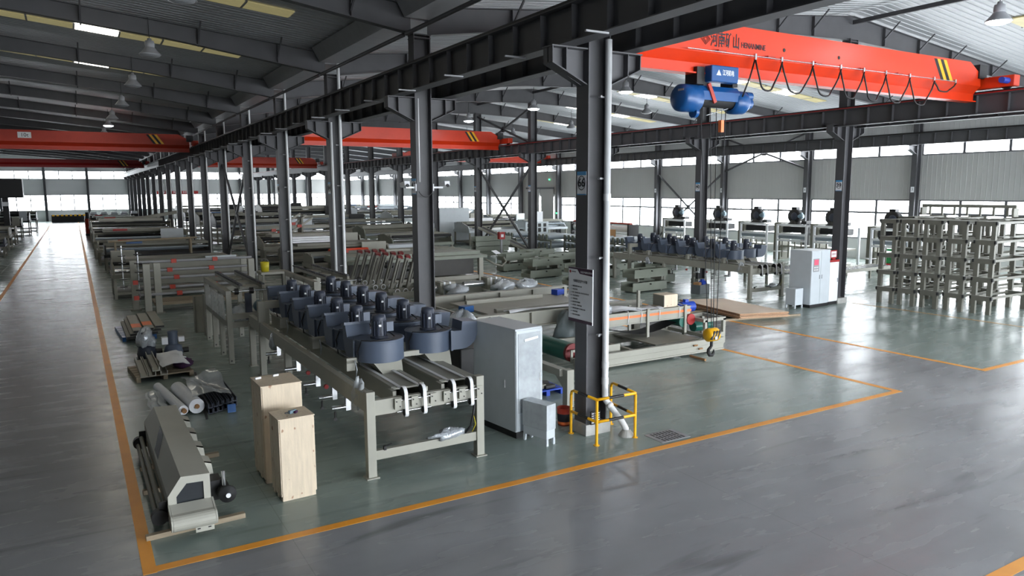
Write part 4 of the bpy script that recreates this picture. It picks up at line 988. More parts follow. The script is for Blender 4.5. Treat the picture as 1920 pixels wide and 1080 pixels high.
MB().box(-.3, .3, -.5, .5, 0, 1.2).build('tank', M['black'], t, bevel=.03); motor(t, (0, 0, 1.45), 'z', .5, .15, 'black'); MB().tube([(-.25, -.3, 1.2), (-.28, -.4, 1.5), (-.2, -.3, 1.65), (0, 0, 1.7)], .03, 8).build('hose', M['black'], t)
blob((.02, -.05, 1.66), (.32, .34, .3), 21).build('foil_wrap', M['film_s'], t)
o = blob((10.0+2.6, 18.0, .5), (.45, .35, .6), 14, .15, flat=.15).build('tarp_cover', mat('tarp', (104, 114, 116), .5, var=.12, bump=.5, bscale=9)); tag(o, 'dark grey tarpaulin bundle left of column 66 beside the green roller', 'tarpaulin')
# ---- plywood stack
t = thing('plywood_stack_base', 'two timber battens under the plywood stack', 'timber', (20.6, 17.9, 0))
for yy in (.5, 2.6): MB().cbox((1.1, yy, .035), (3.4, .08, .07), rz=-.2).build('batten', M['wood_d'], t)
for i in range(6):
    def pz(u, v, i=i): return .07+.035*i+.05*(i/6)*(1-u)*(v)
    mb = MB(); c, s = math.cos(-.30), math.sin(-.30); dx, dy = .05*math.sin(i*2.1), .06*math.cos(i*1.7)
    def PP(u, v, o): X, Y = -1.0+2.0*u+dx, -1.9+3.8*v+dy; return (21.75+X*c-Y*s*.45, 19.95+X*s+Y*c, pz(u, v)+o)
    mb.grid(lambda u, v: PP(u, v, .026), 6, 8)
    mb.m = 1
    for e in range(4):
        f = {0: lambda q, h: PP(q, 0, h), 1: lambda q, h: PP(1, q, h), 2: lambda q, h: PP(1-q, 1, h), 3: lambda q, h: PP(0, 1-q, h)}[e]
        mb.grid(lambda u, v: f(u, .026*v), 6, 1)
    mb.m = 0; mb.grid(lambda u, v: PP(1-u, v, 0), 6, 8)
    tag(mb.build('plywood_sheet', [M['ply'], M['plyedge']]), ('top sheet of the plywood stack on the floor' if i == 5 else '%s sheet from the bottom of the plywood stack' % ORD[i]), 'plywood', 'sheets of the plywood stack')
# ---- right-hand cabinets beside column 39
c = cabinet('tall grey two-door control cabinet with a pink screen beside column 39', 25.15, 19.0, 1.25, 1.0, 2.3, .06, 2)
sc = MB().box(.10, .50, -.006, 0, 1.45, 1.98).build('control_panel', M['gutter'], c); MB().box(.16, .44, -.012, -.006, 1.72, 1.94).build('screen', M['pink'], sc)
for i in range(3):
    for j in range(2): MB().box(.17+.1*i, .22+.1*i, -.012, -.006, 1.5+.1*j, 1.55+.1*j).build('button', M['white'], sc)
c = cabinet('narrower white cabinet with a red top band beside column 39', 26.5, 19.15, .62, .7, 1.85, .04, 1, 'white')
MB().box(-.005, .625, -.012, .72, 1.76, 1.85).build('red_band', M['red'], c)
sg = thing('warning_sign', 'small red framed warning sign standing on the white cabinet', 'sign', (26.9, 19.3, 1.85)); MB().box(-.2, .2, -.01, .01, .06, .38).build('frame', M['red'], sg); MB().box(-.16, .16, -.016, -.01, .1, .34).build('sign_face', M['white'], sg)
text('lettering', '注意安全', .09, M['red'], sg, face_mat((0, -.018, .22), (1, 0, 0), (0, 0, 1)), width=.28); MB().box(-.1, .1, -.03, .03, 0, .06).build('foot', M['red'], sg)
s2 = thing('transformer_box', 'low white metal box on short feet in front of the two-door cabinet', 'cabinet', (24.5, 19.2, 0), .05)
MB().box(0, .5, 0, .45, .13, .8).build('box_body', M['cab'], s2, bevel=.01)
for xx in (0, .44):
    for yy in (0, .4): MB().box(xx, xx+.06, yy, yy+.05, 0, .13).build('foot', M['cab'], s2)
# ---- tool bin under the far blower table
t = thing('tool_bin', 'grey bin with tan and blue parts in front of the far blower table', 'bin', (24.3, 24.2, 0), .2)
MB().box(0, .75, 0, .5, 0, .03).box(0, .03, 0, .5, .03, .42).box(.72, .75, 0, .5, .03, .42).box(.03, .72, 0, .03, .03, .42).box(.03, .72, .47, .5, .03, .42).build('bin_body', mat('bin', (92, 98, 100), .5), t)
o = MB().cbox((24.42, 24.5, .38), (.3, .3, .3), rz=.4).build('tan_carton', M['card'], bevel=.03); tag(o, 'tan carton in the grey tool bin', 'carton')
motor(tt2 := thing('blue_motor', 'blue motor lying in the grey tool bin', 'motor', (24.82, 24.6, .42)), (0, 0, 0), 'x', .34, .14)
# ---- stacked trestles: five tiers of welded trestles in rows
# each trestle is a bench: two end frames joined by long side rails
def bench_proto(L):
    t = empty('steel_trestle'); h = .705
    for yy in (0, L):
        MB().box(-.38, .38, yy-.07, yy+.07, h-.2, h-.02).build('head_beam', M['trestle'], t)
        for s in (-1, 1): MB().box(s*.27-.08, s*.27+.08, yy-.06, yy+.06, 0, h-.2).build('leg', M['trestle'], t)
    for s in (-1, 1):
        MB().box(s*.29-.03, s*.29+.03, .05, L-.05, h-.13, h-.04).build('side_rail', M['trestle'], t)
        MB().cbox((s*.37, -.05, h-.09), (.06, .09, .12)).build('end_lug', M['rubber'], t)
    return t
bp = bench_proto(2.6); used = False
COLY = [18.2, 17.38, 16.52, 15.62, 14.66]
pos = ['leftmost', 'second', 'third', 'fourth', 'rightmost']
tier = ['bottom', 'second', 'middle', 'fourth', 'top']
for j in range(5):
    for i, y in enumerate(COLY):
        o = bp if not used else copy_tree(bp); used = True
        o.location = (28.9+.12*i, y, .705*j); o.rotation_euler = (0, 0, -math.pi/2+.02*math.sin(i*2.3+j*1.1))
        tag(o, '%s steel trestle in the %s tier of the front stack' % (pos[i], tier[j]), 'trestle', 'stacked steel trestles of the front row')
for j in range(5):
    for i, y in enumerate(COLY):
        if i % 2: continue
        o = copy_tree(bp); o.location = (32.2, y+1.3, .705*j); o.rotation_euler = (0, 0, -math.pi/2+.015*math.sin(i*1.3+j*2.1))
        tag(o, '%s steel trestle in the %s tier of the rear stack' % ({0: 'leftmost', 2: 'middle', 4: 'rightmost'}[i], tier[j]), 'trestle', 'stacked steel trestles of the rear row')
t = thing('roller_rail', 'long roller rail lying on top of the stacked trestles', 'rail', (34.1, 17.3, 3.53))
MB().box(-.05, .05, -1.4, 2.6, .36, .5).box(-.2, .2, -1.4, -1.3, 0, .36).box(-.2, .2, 2.5, 2.6, 0, .36).build('rail_beam', M['beige_d'], t)
for i in range(7): MB().box(-.04, .04, -1.1+.55*i, -1.02+.55*i, 0, .36).build('rail_post', M['beige_d'], t)
# ---- low troughs in the middle of the floor
def trough_stack(label, x, y, rz, n=2, L=2.2, w=.8, h=.46):
    for k in range(n):
        t = thing('steel_trough', ('lower ' if k == 0 else ('upper ' if n == 2 else ORD[k]+' '))+label, 'trough', (x+.25*k, y+.2*k, k*(h+.12)), rz+.02*k, group='grey steel troughs')
        th = .03
        MB().box(0, w, 0, L, .06, .09).box(0, th, 0, L, .09, h).box(w-th, w, 0, L, .09, h).build('trough_shell', M['green_grey'], t)
        MB().box(0, w, -.02, .01, .09, h*.62).build('end_plate', M['green_grey'], t); MB().box(0, w, L-.01, L+.02, .09, h).build('end_plate', M['green_grey'], t)
        for yy in (.3, L-.3): MB().box(.05, w-.05, yy-.05, yy+.05, 0 if k == 0 else -.12, .06).build('skid', M['beige_d'], t)
        MB().cyl((-.08, L*.5, h*.8), (w+.08, L*.5, h*.8), .03, 8).build('shaft', M['rubber'], t); MB().cyl((-.12, L*.5, h*.8), (-.04, L*.5, h*.8), .09, 12).build('bearing', M['rubber'], t)
TS = [(20.9, 30.3, -1.45), (20.8, 34.1, -1.45), (23.6, 32.5, -1.5), (23.4, 36.5, -1.45), (21.4, 38.0, -1.45), (21.9, 26.9, -1.5), (24.2, 28.8, -1.5), (23.8, 39.5, -1.5), (26.6, 34.5, -1.45), (26.9, 38.5, -1.5)]
WORD = ['beside the orange line behind the safety board', 'second back along the orange line', 'behind the first trough pair', 'in the second row of troughs', 'furthest back along the orange line', 'nearest the strapped conveyor', 'nearest the far blower table', 'at the back of the second row', 'in the third row near the roller racks', 'at the back of the third row']
for (x, y, r), wd in zip(TS, WORD): trough_stack('grey steel trough '+wd, x, y, r, 2)
# ---- stacks of blue-grey rollers
def roller_rack(label, x, y, n=6):
    t = thing('roller_rack', label, 'rack', (x, y, 0), -math.pi/2, group='racks of blue-grey rollers')
    for z in (.40, 1.05):
        for yy in (0, 2.3): MB().box(0, 3.2, yy, yy+.1, z-.1, z).build('shelf_rail', M['green_grey'], t)
        for i in range(n):
            xx = .3+i*.5
            r = MB().cyl((xx, -.05, z+.2), (xx, 2.45, z+.2), .18, 14).build('roller', M['roller'], t)
            MB().box(xx-.09, xx-.04, -.14, -.06, z, z+.42).build('roller_bracket', M['green_grey'], r); MB().box(xx+.04, xx+.09, -.14, -.06, z, z+.42).build('roller_bracket', M['green_grey'], r)
    for xx in (0, 3.1):
        for yy in (0, 2.3): MB().box(xx, xx+.1, yy, yy+.1, 0, 1.0).build('post', M['green_grey'], t)
    return t
for i, (x, y) in enumerate(((29.6, 52.6), (30.5, 49.0), (31.4, 45.4), (32.3, 41.8), (33.2, 38.2))):
    roller_rack('rack of blue-grey rollers, %s' % ['beside the inclined belt', 'second from the inclined belt', 'third from the inclined belt', 'fourth from the inclined belt', 'directly behind the far blower table'][i], x, y)
# ---- inclined belt and stacked channels
t = thing('inclined_conveyor', 'dark inclined belt conveyor leaning in the middle of the hall', 'conveyor', (27.6, 48.0, 0))
a, b = Vector((-1.2, 1.2, 2.0)), Vector((1.3, -1.6, .35))
MB().bar(a, b, 1.0, .06).build('belt', M['rubber'], t)
for s in (-1, 1): sd = Vector((.74, .66, 0))*.55*s; MB().bar(a+sd, b+sd, .06, .16).build('side_frame', M['beige'], t)
for q in (a*.8+b*.2, a*.25+b*.75): MB().box(q.x-.05, q.x+.05, q.y-.05, q.y+.05, 0, q.z).build('support_leg', M['beige_d'], t)
for i in range(4):
    o = MB().box(24.4, 27.0+.1*i, 46.2, 46.9, .1+.36*i, .12+.36*i).box(24.4, 27.0+.1*i, 46.2, 46.24, .12+.36*i, .42+.36*i).box(24.4, 27.0+.1*i, 46.86, 46.9, .12+.36*i, .42+.36*i).box(24.5, 24.6, 46.2, 46.9, .0 if i == 0 else .42+.36*(i-1), .1+.36*i).box(26.6, 26.7, 46.2, 46.9, .0 if i == 0 else .42+.36*(i-1), .1+.36*i).build('steel_channel', M['green_grey'])
    tag(o, '%s long channel from the bottom of the pile left of the inclined belt' % ORD[i], 'channel', 'pile of long steel channels')
# ---- big framed press
t = thing('press_table', 'big beige framed machine with two dark openings behind the second near column', 'machine')
MB().box(10.6, 18.4, 33.6, 36.4, 1.30, 1.45).build('top_slab', M['green_grey'], t); MB().box(10.6, 18.3, 34.2, 36.2, 1.45, 1.62).build('top_plate', M['green_grey'], t)
MB().box(10.8, 18.2, 33.65, 33.8, .22, .42).build('lower_beam', M['beige'], t); MB().box(11, 18, 33.9, 36.2, .0, .22).build('base', M['beige_d'], t)
for x in (10.8, 14.55, 18.05): MB().box(x-.12, x+.12, 33.6, 33.8, .0, 1.3).build('front_post', M['beige'], t)
for a, b in ((11.1, 14.2), (14.9, 17.8)): MB().box(a, b, 34.0, 34.05, .45, 1.25).build('cavity_shade', mat('guard', (52, 50, 46), .5, var=.1), t)  # dark sheets that paint in the shade of the two open cavities
MB().box(10.8, 18.2, 36.2, 36.4, 0, 1.3).build('back_panel', M['beige_d'], t)
MB().tube([(18.4, 33.8, 1.2), (18.9, 33.6, .9), (19.3, 33.6, .8), (19.6, 33.7, 1.0), (19.5, 33.8, 1.25)], .05, 8).build('hose', M['beige_d'], t)
# low machine with foil wrapped motors in front of it
t = thing('low_feeder', 'low beige feeder frame with foil wrapped motors behind the beam bench', 'machine')
for y in (25.6, 28.2): MB().box(11.0, 17.2, y-.06, y+.06, .35, .62).build('side_beam', M['beige'], t)
for x in (11.2, 13.2, 15.2, 17.0):
    MB().box(x-.06, x+.06, 25.6, 28.2, .3, .42).build('crossbar', M['beige'], t); MB().box(x-.06, x+.06, 25.55, 25.67, 0, .35).build('leg', M['beige_d'], t); MB().box(x-.06, x+.06, 28.13, 28.25, 0, .35).build('leg', M['beige_d'], t)
for x, y in ((12.2, 27.3), (14.6, 27.7)):
    MB().cyl((x-.6, y, .8), (x+.5, y, .8), .13, 14).build('spindle', M['chrome'], t); MB().box(x+.4, x+1.1, y-.3, y+.3, .55, 1.05).build('gearbox', M['beige'], t, bevel=.03)
    for q in (.55, .8): MB().box(x+q, x+q+.08, y-.32, y+.32, .54, 1.07).build('wrap_band', M['white'], t)
    blob((x+.9, y-.75, .72), (.5, .35, .25), int(x)).build('foil_wrap', M['film_s'], t)
blob((16.6, 27.0, .7), (.5, .4, .2), 44).build('foil_wrap', M['film_s'], t)
# ---- tilted lifting arms with red heads
def arm_group(label, x, y):
    t = thing('lifting_arm_unit', label, 'machine', (x, y, 0), 0, group='tilted lifting arm units')
    MB().box(-.3, 1.6, -.1, .0, .62, .74).build('front_rail', M['beige_d'], t)
    for xx in (-.25, 1.5):
        MB().box(xx, xx+.12, -.1, .02, 0, .62).build('leg', M['beige_d'], t); MB().box(xx, xx+.12, 1.2, 1.32, 0, .62).build('leg', M['beige_d'], t); MB().box(xx+.02, xx+.1, 0, 1.2, .5, .6).build('side_rail', M['beige_d'], t)
    for i in range(4):
        q = i*.36
        a = MB().bar((q-.1, .1, .7), (q+.45, .5, 1.95), .14, .16, (0, 1, 0)).build('tilted_arm', M['trestle'], t)
        MB().cbox((q+.48, .52, 2.0), (.2, .22, .12), rx=.3).build('red_head', M['red_dark'], a)
        MB().bar((q+.02, .06, .95), (q+.42, .36, 1.85), .02, .02).build('chain', M['rubber'], a)
        MB().tube([(q+.1+.1*math.cos(k*math.pi/6), -.12, .62+.1*math.sin(k*math.pi/6)) for k in range(12)], .02, 6, True).build('guide_ring', M['white'], t)
    motor(t, (1.85, .5, 1.3), 'x', .4, .15, 'black')
    return t
arm_group('tilted arm unit with red heads beside the second near column', 11.2, 28.5); arm_group('middle tilted arm unit with red heads', 10.9, 30.3); arm_group('rearmost tilted arm unit with red heads', 10.7, 32.1)
# ================================================================== left bay goods and machines
# ---- pallet with channels, film and purple cloth
pallet('grey wooden pallet carrying channels and film beside the left aisle', 1.05, 20.3, 1.35, 1.5, 'wood_d', .08)
for i, (x, z) in enumerate(((1.14, .14), (1.33, .14), (1.42, .26), (1.6, .14))):
    o = MB().box(x, x+.17, 20.25, 22.4, z, z+.02).box(x, x+.02, 20.25, 22.4, z+.02, z+.11).box(x+.15, x+.17, 20.25, 22.4, z+.02, z+.11).build('steel_channel', M['beige'])
    tag(o, ['leftmost', 'second', 'uppermost', 'rightmost'][i]+' beige channel on the grey wooden pallet', 'channel', 'channels on the grey pallet')
tag(cloth(lambda u, v: .34+.10*math.sin(u*3)*(1-v*.4)-.16*max(0, .3-v), 1.62, 2.3, 20.35, 22.0, seed=8).build('white_film_sheet', M['white']), 'crumpled white film sheet on the grey wooden pallet', 'film')
tag(blob((2.2, 20.9, .25), (.24, .3, .13), 6, .25, flat=.2).build('purple_cloth', M['purple']), 'dark purple cloth heap on the grey wooden pallet', 'cloth')
# ---- gear motors
def gearmotor(label, x, y, m, film):
    t = thing('gear_motor', label, 'motor', (x, y, 0))
    MB().box(-.26, .26, -.22, .22, 0, .05).build('base', M['black'], t); MB().lathe((0, 0, .05), [(0, 0), (.24, 0), (.26, .12), (.22, .3), (.13, .36), (0, .36)], 18).build('gearbox', M[m], t)
    MB().cyl((0, 0, .4), (0, 0, .72), .13, 16).lathe((0, 0, .72), [(.14, 0), (.14, .06), (.0, .09)], 16).build('motor_body', M[m], t); MB().cyl((.2, 0, .2), (.4, 0, .2), .08, 12).build('output_shaft', M['black'], t)
    if film: blob((0, 0, .55), (.24, .24, .3), 31).build('film_wrap', M['film_s'], t)
    else: MB().box(-.3, -.14, -.1, .1, .42, .62).build('label_card', M['white'], t); MB().box(.14, .3, -.08, .08, .46, .6).build('terminal_box', M['white'], t)
gearmotor('gear motor wrapped in clear film behind the grey pallet', 1.52, 23.2, 'motor', True); gearmotor('blue-grey gear motor with white tags behind the grey pallet', 2.2, 23.0, 'bluegrey', False)
# ---- blue pallet with profiles
pallet('blue pallet under the pile of long beige profiles beside the left aisle', 1.05, 26.3, 1.0, 2.4, 'blue', .05)
for i in range(9):
    r, c = divmod(i, 3); x = 1.15+.34*c+.1*r; z = .14+.09*r
    o = MB().box(x, x+.28, 25.9+.3*c, 29.3+.3*c, z, z+.08).build('steel_profile', M['beige' if r == 2 else 'beige_d'])
    MB().box(x+.01, x+.27, 25.88+.3*c, 25.9+.3*c, z+.01, z+.07).build('open_end', M['black'], o)
    if r == 2 and c < 2: MB().box(x-.002, x+.282, 26.5+.3*c, 27.3+.3*c, z+.08, z+.083).build('orange_tape', M['peach'], o)
    tag(o, '%s profile of the %s layer on the blue pallet' % (['left', 'middle', 'right'][c], ['bottom', 'second', 'top'][r]), 'profile', 'profiles on the blue pallet')
# ---- film rolls and profile bundle behind the cover
t = thing('film_roll', 'thin white film roll lying across the floor behind the machine cover', 'film roll'); MB().cyl((1.42, 19.0, .16), (1.70, 16.6, .16), .10, 18).build('roll', M['white'], t); MB().cyl((1.699, 16.605, .16), (1.712, 16.5, .16), .05, 12).build('core', M['card'], t)
t = thing('film_roll', 'thick white film roll with a card core behind the machine cover', 'film roll'); MB().cyl((1.80, 18.5, .18), (1.98, 16.7, .18), .16, 20).build('roll', M['white'], t); MB().cyl((1.979, 16.71, .18), (1.984, 16.66, .18), .05, 12).build('core', M['card'], t)
tag(cloth(lambda u, v: .36+.06*math.sin(u*5+v*3), 1.95, 2.75, 16.9, 19.0, seed=12).build('plastic_film_sheet', M['film']), 'clear plastic film sheet over the bundle of dark profiles', 'film')
tag(cloth(lambda u, v: .03+.16*v, 1.1, 1.5, 17.4, 18.4, seed=13).build('plastic_film_sheet', M['film']), 'clear plastic film on the floor left of the film rolls', 'film')
for i in range(12):
    r, c = divmod(i, 6); x = 2.18+.11*c; z = .02+.12*r
    o = MB().box(x, x+.09, 16.5+.06*c, 19.0, z, z+.02).box(x, x+.015, 16.5+.06*c, 19.0, z+.02, z+.10).box(x+.075, x+.09, 16.5+.06*c, 19.0, z+.02, z+.10).build('steel_profile', M['motor'])
    tag(o, '%s dark profile from the left in the %s layer under the clear film' % (ORD[c], ['lower', 'upper'][r]), 'profile', 'dark profile bundle')
tag(MB().box(2.55, 2.72, 16.38, 16.42, .02, .2).build('blue_tag', M['blue']), 'blue tag plate at the end of the dark profile bundle', 'tag')
tag(MB().bar((2.1, 16.2, .02), (2.45, 20.6, .02), .05, .04).build('loose_bar', M['black']), 'long black bar on the floor beside the dark profile bundle', 'bar')
# ---- tall frame with toothed rails (left of the blower table) and its twin
def rail_frame(label, x, y, W=1.0, L=3.9, H=2.05, n=4):
    t = thing('chain_rail_frame', label, 'machine', (x, y, 0))
    for i in range(n):
        yy = L*i/(n-1)
        for xx in (0, W):
            if xx and i % 3: continue
            l = MB().box(xx-.07, xx+.07, yy-.06, yy+.06, 0, H).build('leg', M['beige'], t, bevel=.006)
            MB().cyl((xx-.01, yy-.065, .08), (xx-.01, yy-.06, .08), .025, 8).build('bolt', M['black'], l)
    for xx in (0, W): MB().box(xx-.05, xx+.05, 0, L, 1.02, 1.17).build('middle_rail', M['beige'], t); MB().box(xx-.07, xx+.07, 0, L, H-.14, H).build('top_rail', M['beige'], t)
    MB().box(.07, W-.07, -.04, .04, 1.0, 1.16).build('crossbar', M['beige'], t); MB().box(.07, W-.07, -.04, .04, 1.24, 1.4).build('crossbar', M['beige'], t); MB().box(.07, W-.07, L-.04, L+.04, H-.5, H-.35).build('crossbar', M['beige'], t)
    for xx in (W*.35, W*.95):
        c = MB().box(xx-.035, xx+.035, .0, L+.3, H+.01, H+.1).build('chain_rail', M['beige_d'], t)
        mb = MB()
        for k in range(22): mb.box(xx-.045, xx+.045, .05+k*.19, .13+k*.19, H+.1, H+.15)
        stuff(mb.build('chain_links', M['black'], c))
    for yy in (.4, 1.6, 2.8): MB().box(W*.4, W*.9, yy, yy+.5, H-.02, H+.03).build('slider_plate', M['beige'], t)
    MB().cyl((.1, -.12, H-.02), (W+.35, -.12, H-.02), .022, 8).build('drive_shaft', M['chrome'], t)
    for xx in (.2, W*.6, W+.25): MB().cyl((xx-.05, -.12, H-.02), (xx+.05, -.12, H-.02), .09, 14).build('sprocket', M['black'], t)
    MB().box(W*.45, W*.62, .0, .12, 1.2, H-.1).build('column_post', M['motor'], t)
    blob((.35, .25, 1.35), (.22, .2, .25), 17).build('film_wrap', M['film'], t)
    MB().box(-.085, -.075, .2, L-.2, 1.2, H-.2).build('film_cover', M['film'], t)
    return t
rail_frame('tall beige frame with toothed chain rails left of the blower table', 3.5, 21.3)
rail_frame('tall beige frame with toothed chain rails behind the blower rows', 6.3, 22.6, 1.1, 3.6, 1.98)
tag(blob((4.35, 21.55, 1.52), (.16, .14, .16), 19, .1).build('wrapped_valve', M['cyan']), 'pale blue wrapped valve on the toothed rail frame', 'valve')
for i, (x, y, h) in enumerate(((3.3, 26.7, 1.25), (3.5, 25.9, 1.4))):
    t = thing('sheet_metal_stand', ['thin beige panel standing behind the toothed rail frame', 'wider beige folded panel standing behind the toothed rail frame'][i], 'stand', (x, y, 0), .1)
    MB().box(0, .5, 0, .04, 0, h).build('panel_face', M['beige'], t); MB().box(0, .03, 0, .25, 0, h).build('panel_return', M['beige'], t); MB().box(.47, .5, 0, .25, 0, h).build('panel_return', M['beige'], t); MB().box(0, .5, .22, .25, 0, .1).build('panel_foot', M['beige'], t)
# ---- roller frame machine with orange blocks and upright rods
t = thing('roller_machine', 'grey roller frame machine with orange blocks and two upright rods', 'machine', (1.9, 31.7, 0))
for x, y in ((.35, 0), (.75, .3), (4.3, .2), (.0, 1.6), (4.3, 1.8)): MB().box(x-.12, x+.12, y-.14, y+.14, 0, 2.0).build('upright', M['beige'], t, bevel=.01); MB().box(x-.2, x+.2, y-.2, y+.2, 0, .04).build('foot_plate', M['beige_d'], t)
for i, (y, z) in enumerate(((.1, .78), (.5, 1.0), (.8, 1.35), (1.2, 1.62), (1.5, 1.95))):
    b = MB().cyl((.1, y, z), (4.6, y, z), .055, 10).build('roller_bar', M['gutter'], t)
    for x in (1.5, 3.1) if i % 2 == 0 else (1.3, 2.9): MB().box(x-.1, x+.1, y-.09, y+.09, z-.08, z+.08).build('orange_block', M['orange_d'], b)
MB().box(.6, 4.3, 1.7, 1.8, 1.0, 1.9).build('back_panel', M['beige_d'], t); MB().box(.6, 4.3, .3, 1.7, .30, .42).build('timber_base', M['wood_d'], t)
for x, y, z0, z1 in ((.1, .3, .5, 2.45), (-.4, 1.3, .9, 2.65)):
    r = MB().cyl((x, y, z0), (x, y, z1), .03, 10).build('upright_rod', M['chrome'], t)
    for k in range(6): z = z0+.1+k*(z1-z0-.2)/5; MB().cyl((x, y, z), (x, y, z+.03), .14, 14).build('disc', M['black'], r)
for z in (.7, 1.3): MB().cbox((-.05, .0, z), (.18, .16, .16)).build('orange_block', M['orange_d'], t)
p = thing('yellow_bucket', 'yellow plastic bucket on the machine left of the near columns', 'bucket', (7.0, 33.0, 1.3)); MB().lathe((0, 0, 0), [(0, 0), (.16, 0), (.19, .42), (.17, .42), (.14, .03)], 18).build('bucket_body', M['yellow_l'], p); MB().tube([(-.19, 0, .38), (-.12, 0, .52), (0, 0, .57), (.12, 0, .52), (.19, 0, .38)], .008, 5).build('bail', M['gutter'], p)
# the bench that carries the bucket
t = thing('work_bench', 'grey work bench under the yellow bucket', 'bench', (6.75, 32.6, 0)); MB().box(0, 1.2, 0, .9, 1.2, 1.3).build('bench_top', M['beige'], t)
for x in (.05, 1.1):
    for y in (.05, .8): MB().box(x, x+.1, y, y+.08, 0, 1.2).build('leg', M['beige_d'], t)
MB().box(.1, 1.1, .1, .8, .4, .46).build('lower_shelf', M['beige_d'], t)
# ---- generic machine builder for the rows behind
def machine(name, label, x, y, w, d, h, seed, col='beige', group=None, rz=0):
    rn = random.Random(seed); t = thing(name, label, 'machine', (x, y, 0), rz, group)
    c2 = 'beige_d' if col != 'beige_d' else 'beige'
    for xx in (0, w-.12):
        for yy in (0, d-.12): MB().box(xx, xx+.12, yy, yy+.12, 0, h*.62).build('leg', M[c2], t)
    MB().box(-.05, w+.05, -.05, d+.05, h*.55, h*.62+.06).build('bed', M[col], t); MB().box(.05, w-.05, .05, d-.05, .2, .3).build('lower_frame', M[c2], t)
    n = rn.randint(3, 6)
    for i in range(n):
        z = h*(.66+.28*rn.random()); yy = d*(i+.5)/n
        MB().cyl((.05, yy, z), (w-.05, yy, z), rn.uniform(.05, .12), 12).build('roller', M[rn.choice(['chrome', 'rubber', 'beige_d', 'roller'])], t)
    for xx in (0, w-.08): MB().prism([(0, h*.6), (d, h*.6), (d, h*rn.uniform(.8, 1)), (d*.6, h), (d*.1, h*rn.uniform(.75, 1))], 'x', xx, xx+.08).build('side_plate', M[col], t)
    k = rn.random()
    if k < .5: MB().box(w*.1, w*.9, d*.2, d*.8, h*.95, h*1.04).build('top_cover', M[col], t)
    else:
        for i in range(3): MB().box(0, w, d*(.2+.3*i), d*(.2+.3*i)+.07, h*.92, h*1.0).build('tie_bar', M[c2], t)
    motor(t, (w*rn.uniform(.2, .8), -.12, h*.45), 'x', .45, .15, rn.choice(['black', 'motor', 'blue_b', 'black']))
    if rn.random() < .6: MB().box(w*.7, w*.95, -.15, .0, h*.62, h*1.05).build('control_box', M[rn.choice(['cab', 'beige', 'black'])], t)
    if rn.random() < .4: MB().box(w*.2, w*.35, d*.1, d*.25, h, h+.12).build('guard', M[rn.choice(['red', 'orange_d', 'blue'])], t)
    return t
# grey cabinet and black press behind the roller frame
c = cabinet('grey cabinet beside the black press near the left aisle', 1.6, 46.5, 1.2, .8, 1.5, 0, 1, 'beige')
machine('black_press', 'black press with a wooden bar near the left aisle', 1.4, 49.5, 5.8, 2.4, 1.7, 3, 'black')
tag(MB().cyl((1.6, 48.9, 1.9), (6.4, 48.9, 2.0), .06, 8).box(1.9, 2.0, 48.88, 49.6, 1.05, 1.9).box(6.0, 6.1, 48.88, 49.6, 1.05, 1.95).build('wooden_bar', M['wood_d']), 'long brown wooden bar resting on the black press', 'bar')
lm = [(1.3, 37.0, 5.5, 2.4, 1.7), (1.2, 55.5, 6.0, 2.2, 1.5), (1.1, 60.5, 6.2, 3.0, 2.0), (1.4, 66.5, 5.8, 2.6, 1.7), (1.2, 72.0, 6.2, 3.2, 2.4), (1.2, 80.5, 6.3, 3.5, 2.3), (1.4, 90, 6, 3, 1.8), (1.3, 98, 6.2, 3, 1.6), (1.4, 107, 6, 3, 1.7), (1.2, 117, 6.2, 3, 1.6)]
for i, (x, y, w_, d_, h_) in enumerate(lm): machine('flexo_machine', '%s grey machine behind the roller frame, along the right of the left aisle' % ORD[i], x, y, w_, d_, h_, 20+i, ['beige_d', 'beige', 'beige_d'][i % 3], 'machines right of the left aisle')
t = thing('long_ramp', 'long pale sloping conveyor lying over the machines right of the left aisle', 'conveyor', (0, 77.5, 0)); MB().bar((3.2, 0, 2.0), (9.3, .5, 3.0), 1.3, .25).build('belt_frame', M['beige'], t)
for x, z in ((3.6, 1.95), (8.7, 2.8)): MB().box(x-.1, x+.1, -.2, .3, 0, z).build('support_leg', M['beige_d'], t)
# black block bodies with white covers near the end of the row
for i in range(5):
    t = thing('print_unit', '%s black unit with a white hood near the far end of the left row' % ORD[i], 'machine', (2.0+1.35*i, 126, 0), 0, 'black units with white hoods'); MB().box(0, 1.0, 0, 1.2, 0, 1.6).build('unit_body', M['black'], t, bevel=.03); MB().box(.1, .9, -.1, 1.0, 1.6, 1.95).build('hood', M['white'], t, bevel=.03)
# orange upright machine beside the aisle
t = thing('orange_pump', 'orange upright pump beside the far left aisle', 'machine', (.95, 95, 0)); MB().cyl((.3, 0, .2), (.3, 0, 1.9), .28, 16).build('pump_body', M['orange_d'], t); MB().box(0, .9, -.4, .6, 0, .25).build('base', M['black'], t); MB().cyl((.3, 0, 1.9), (.3, 0, 2.6), .2, 14).build('pump_motor', M['black'], t)
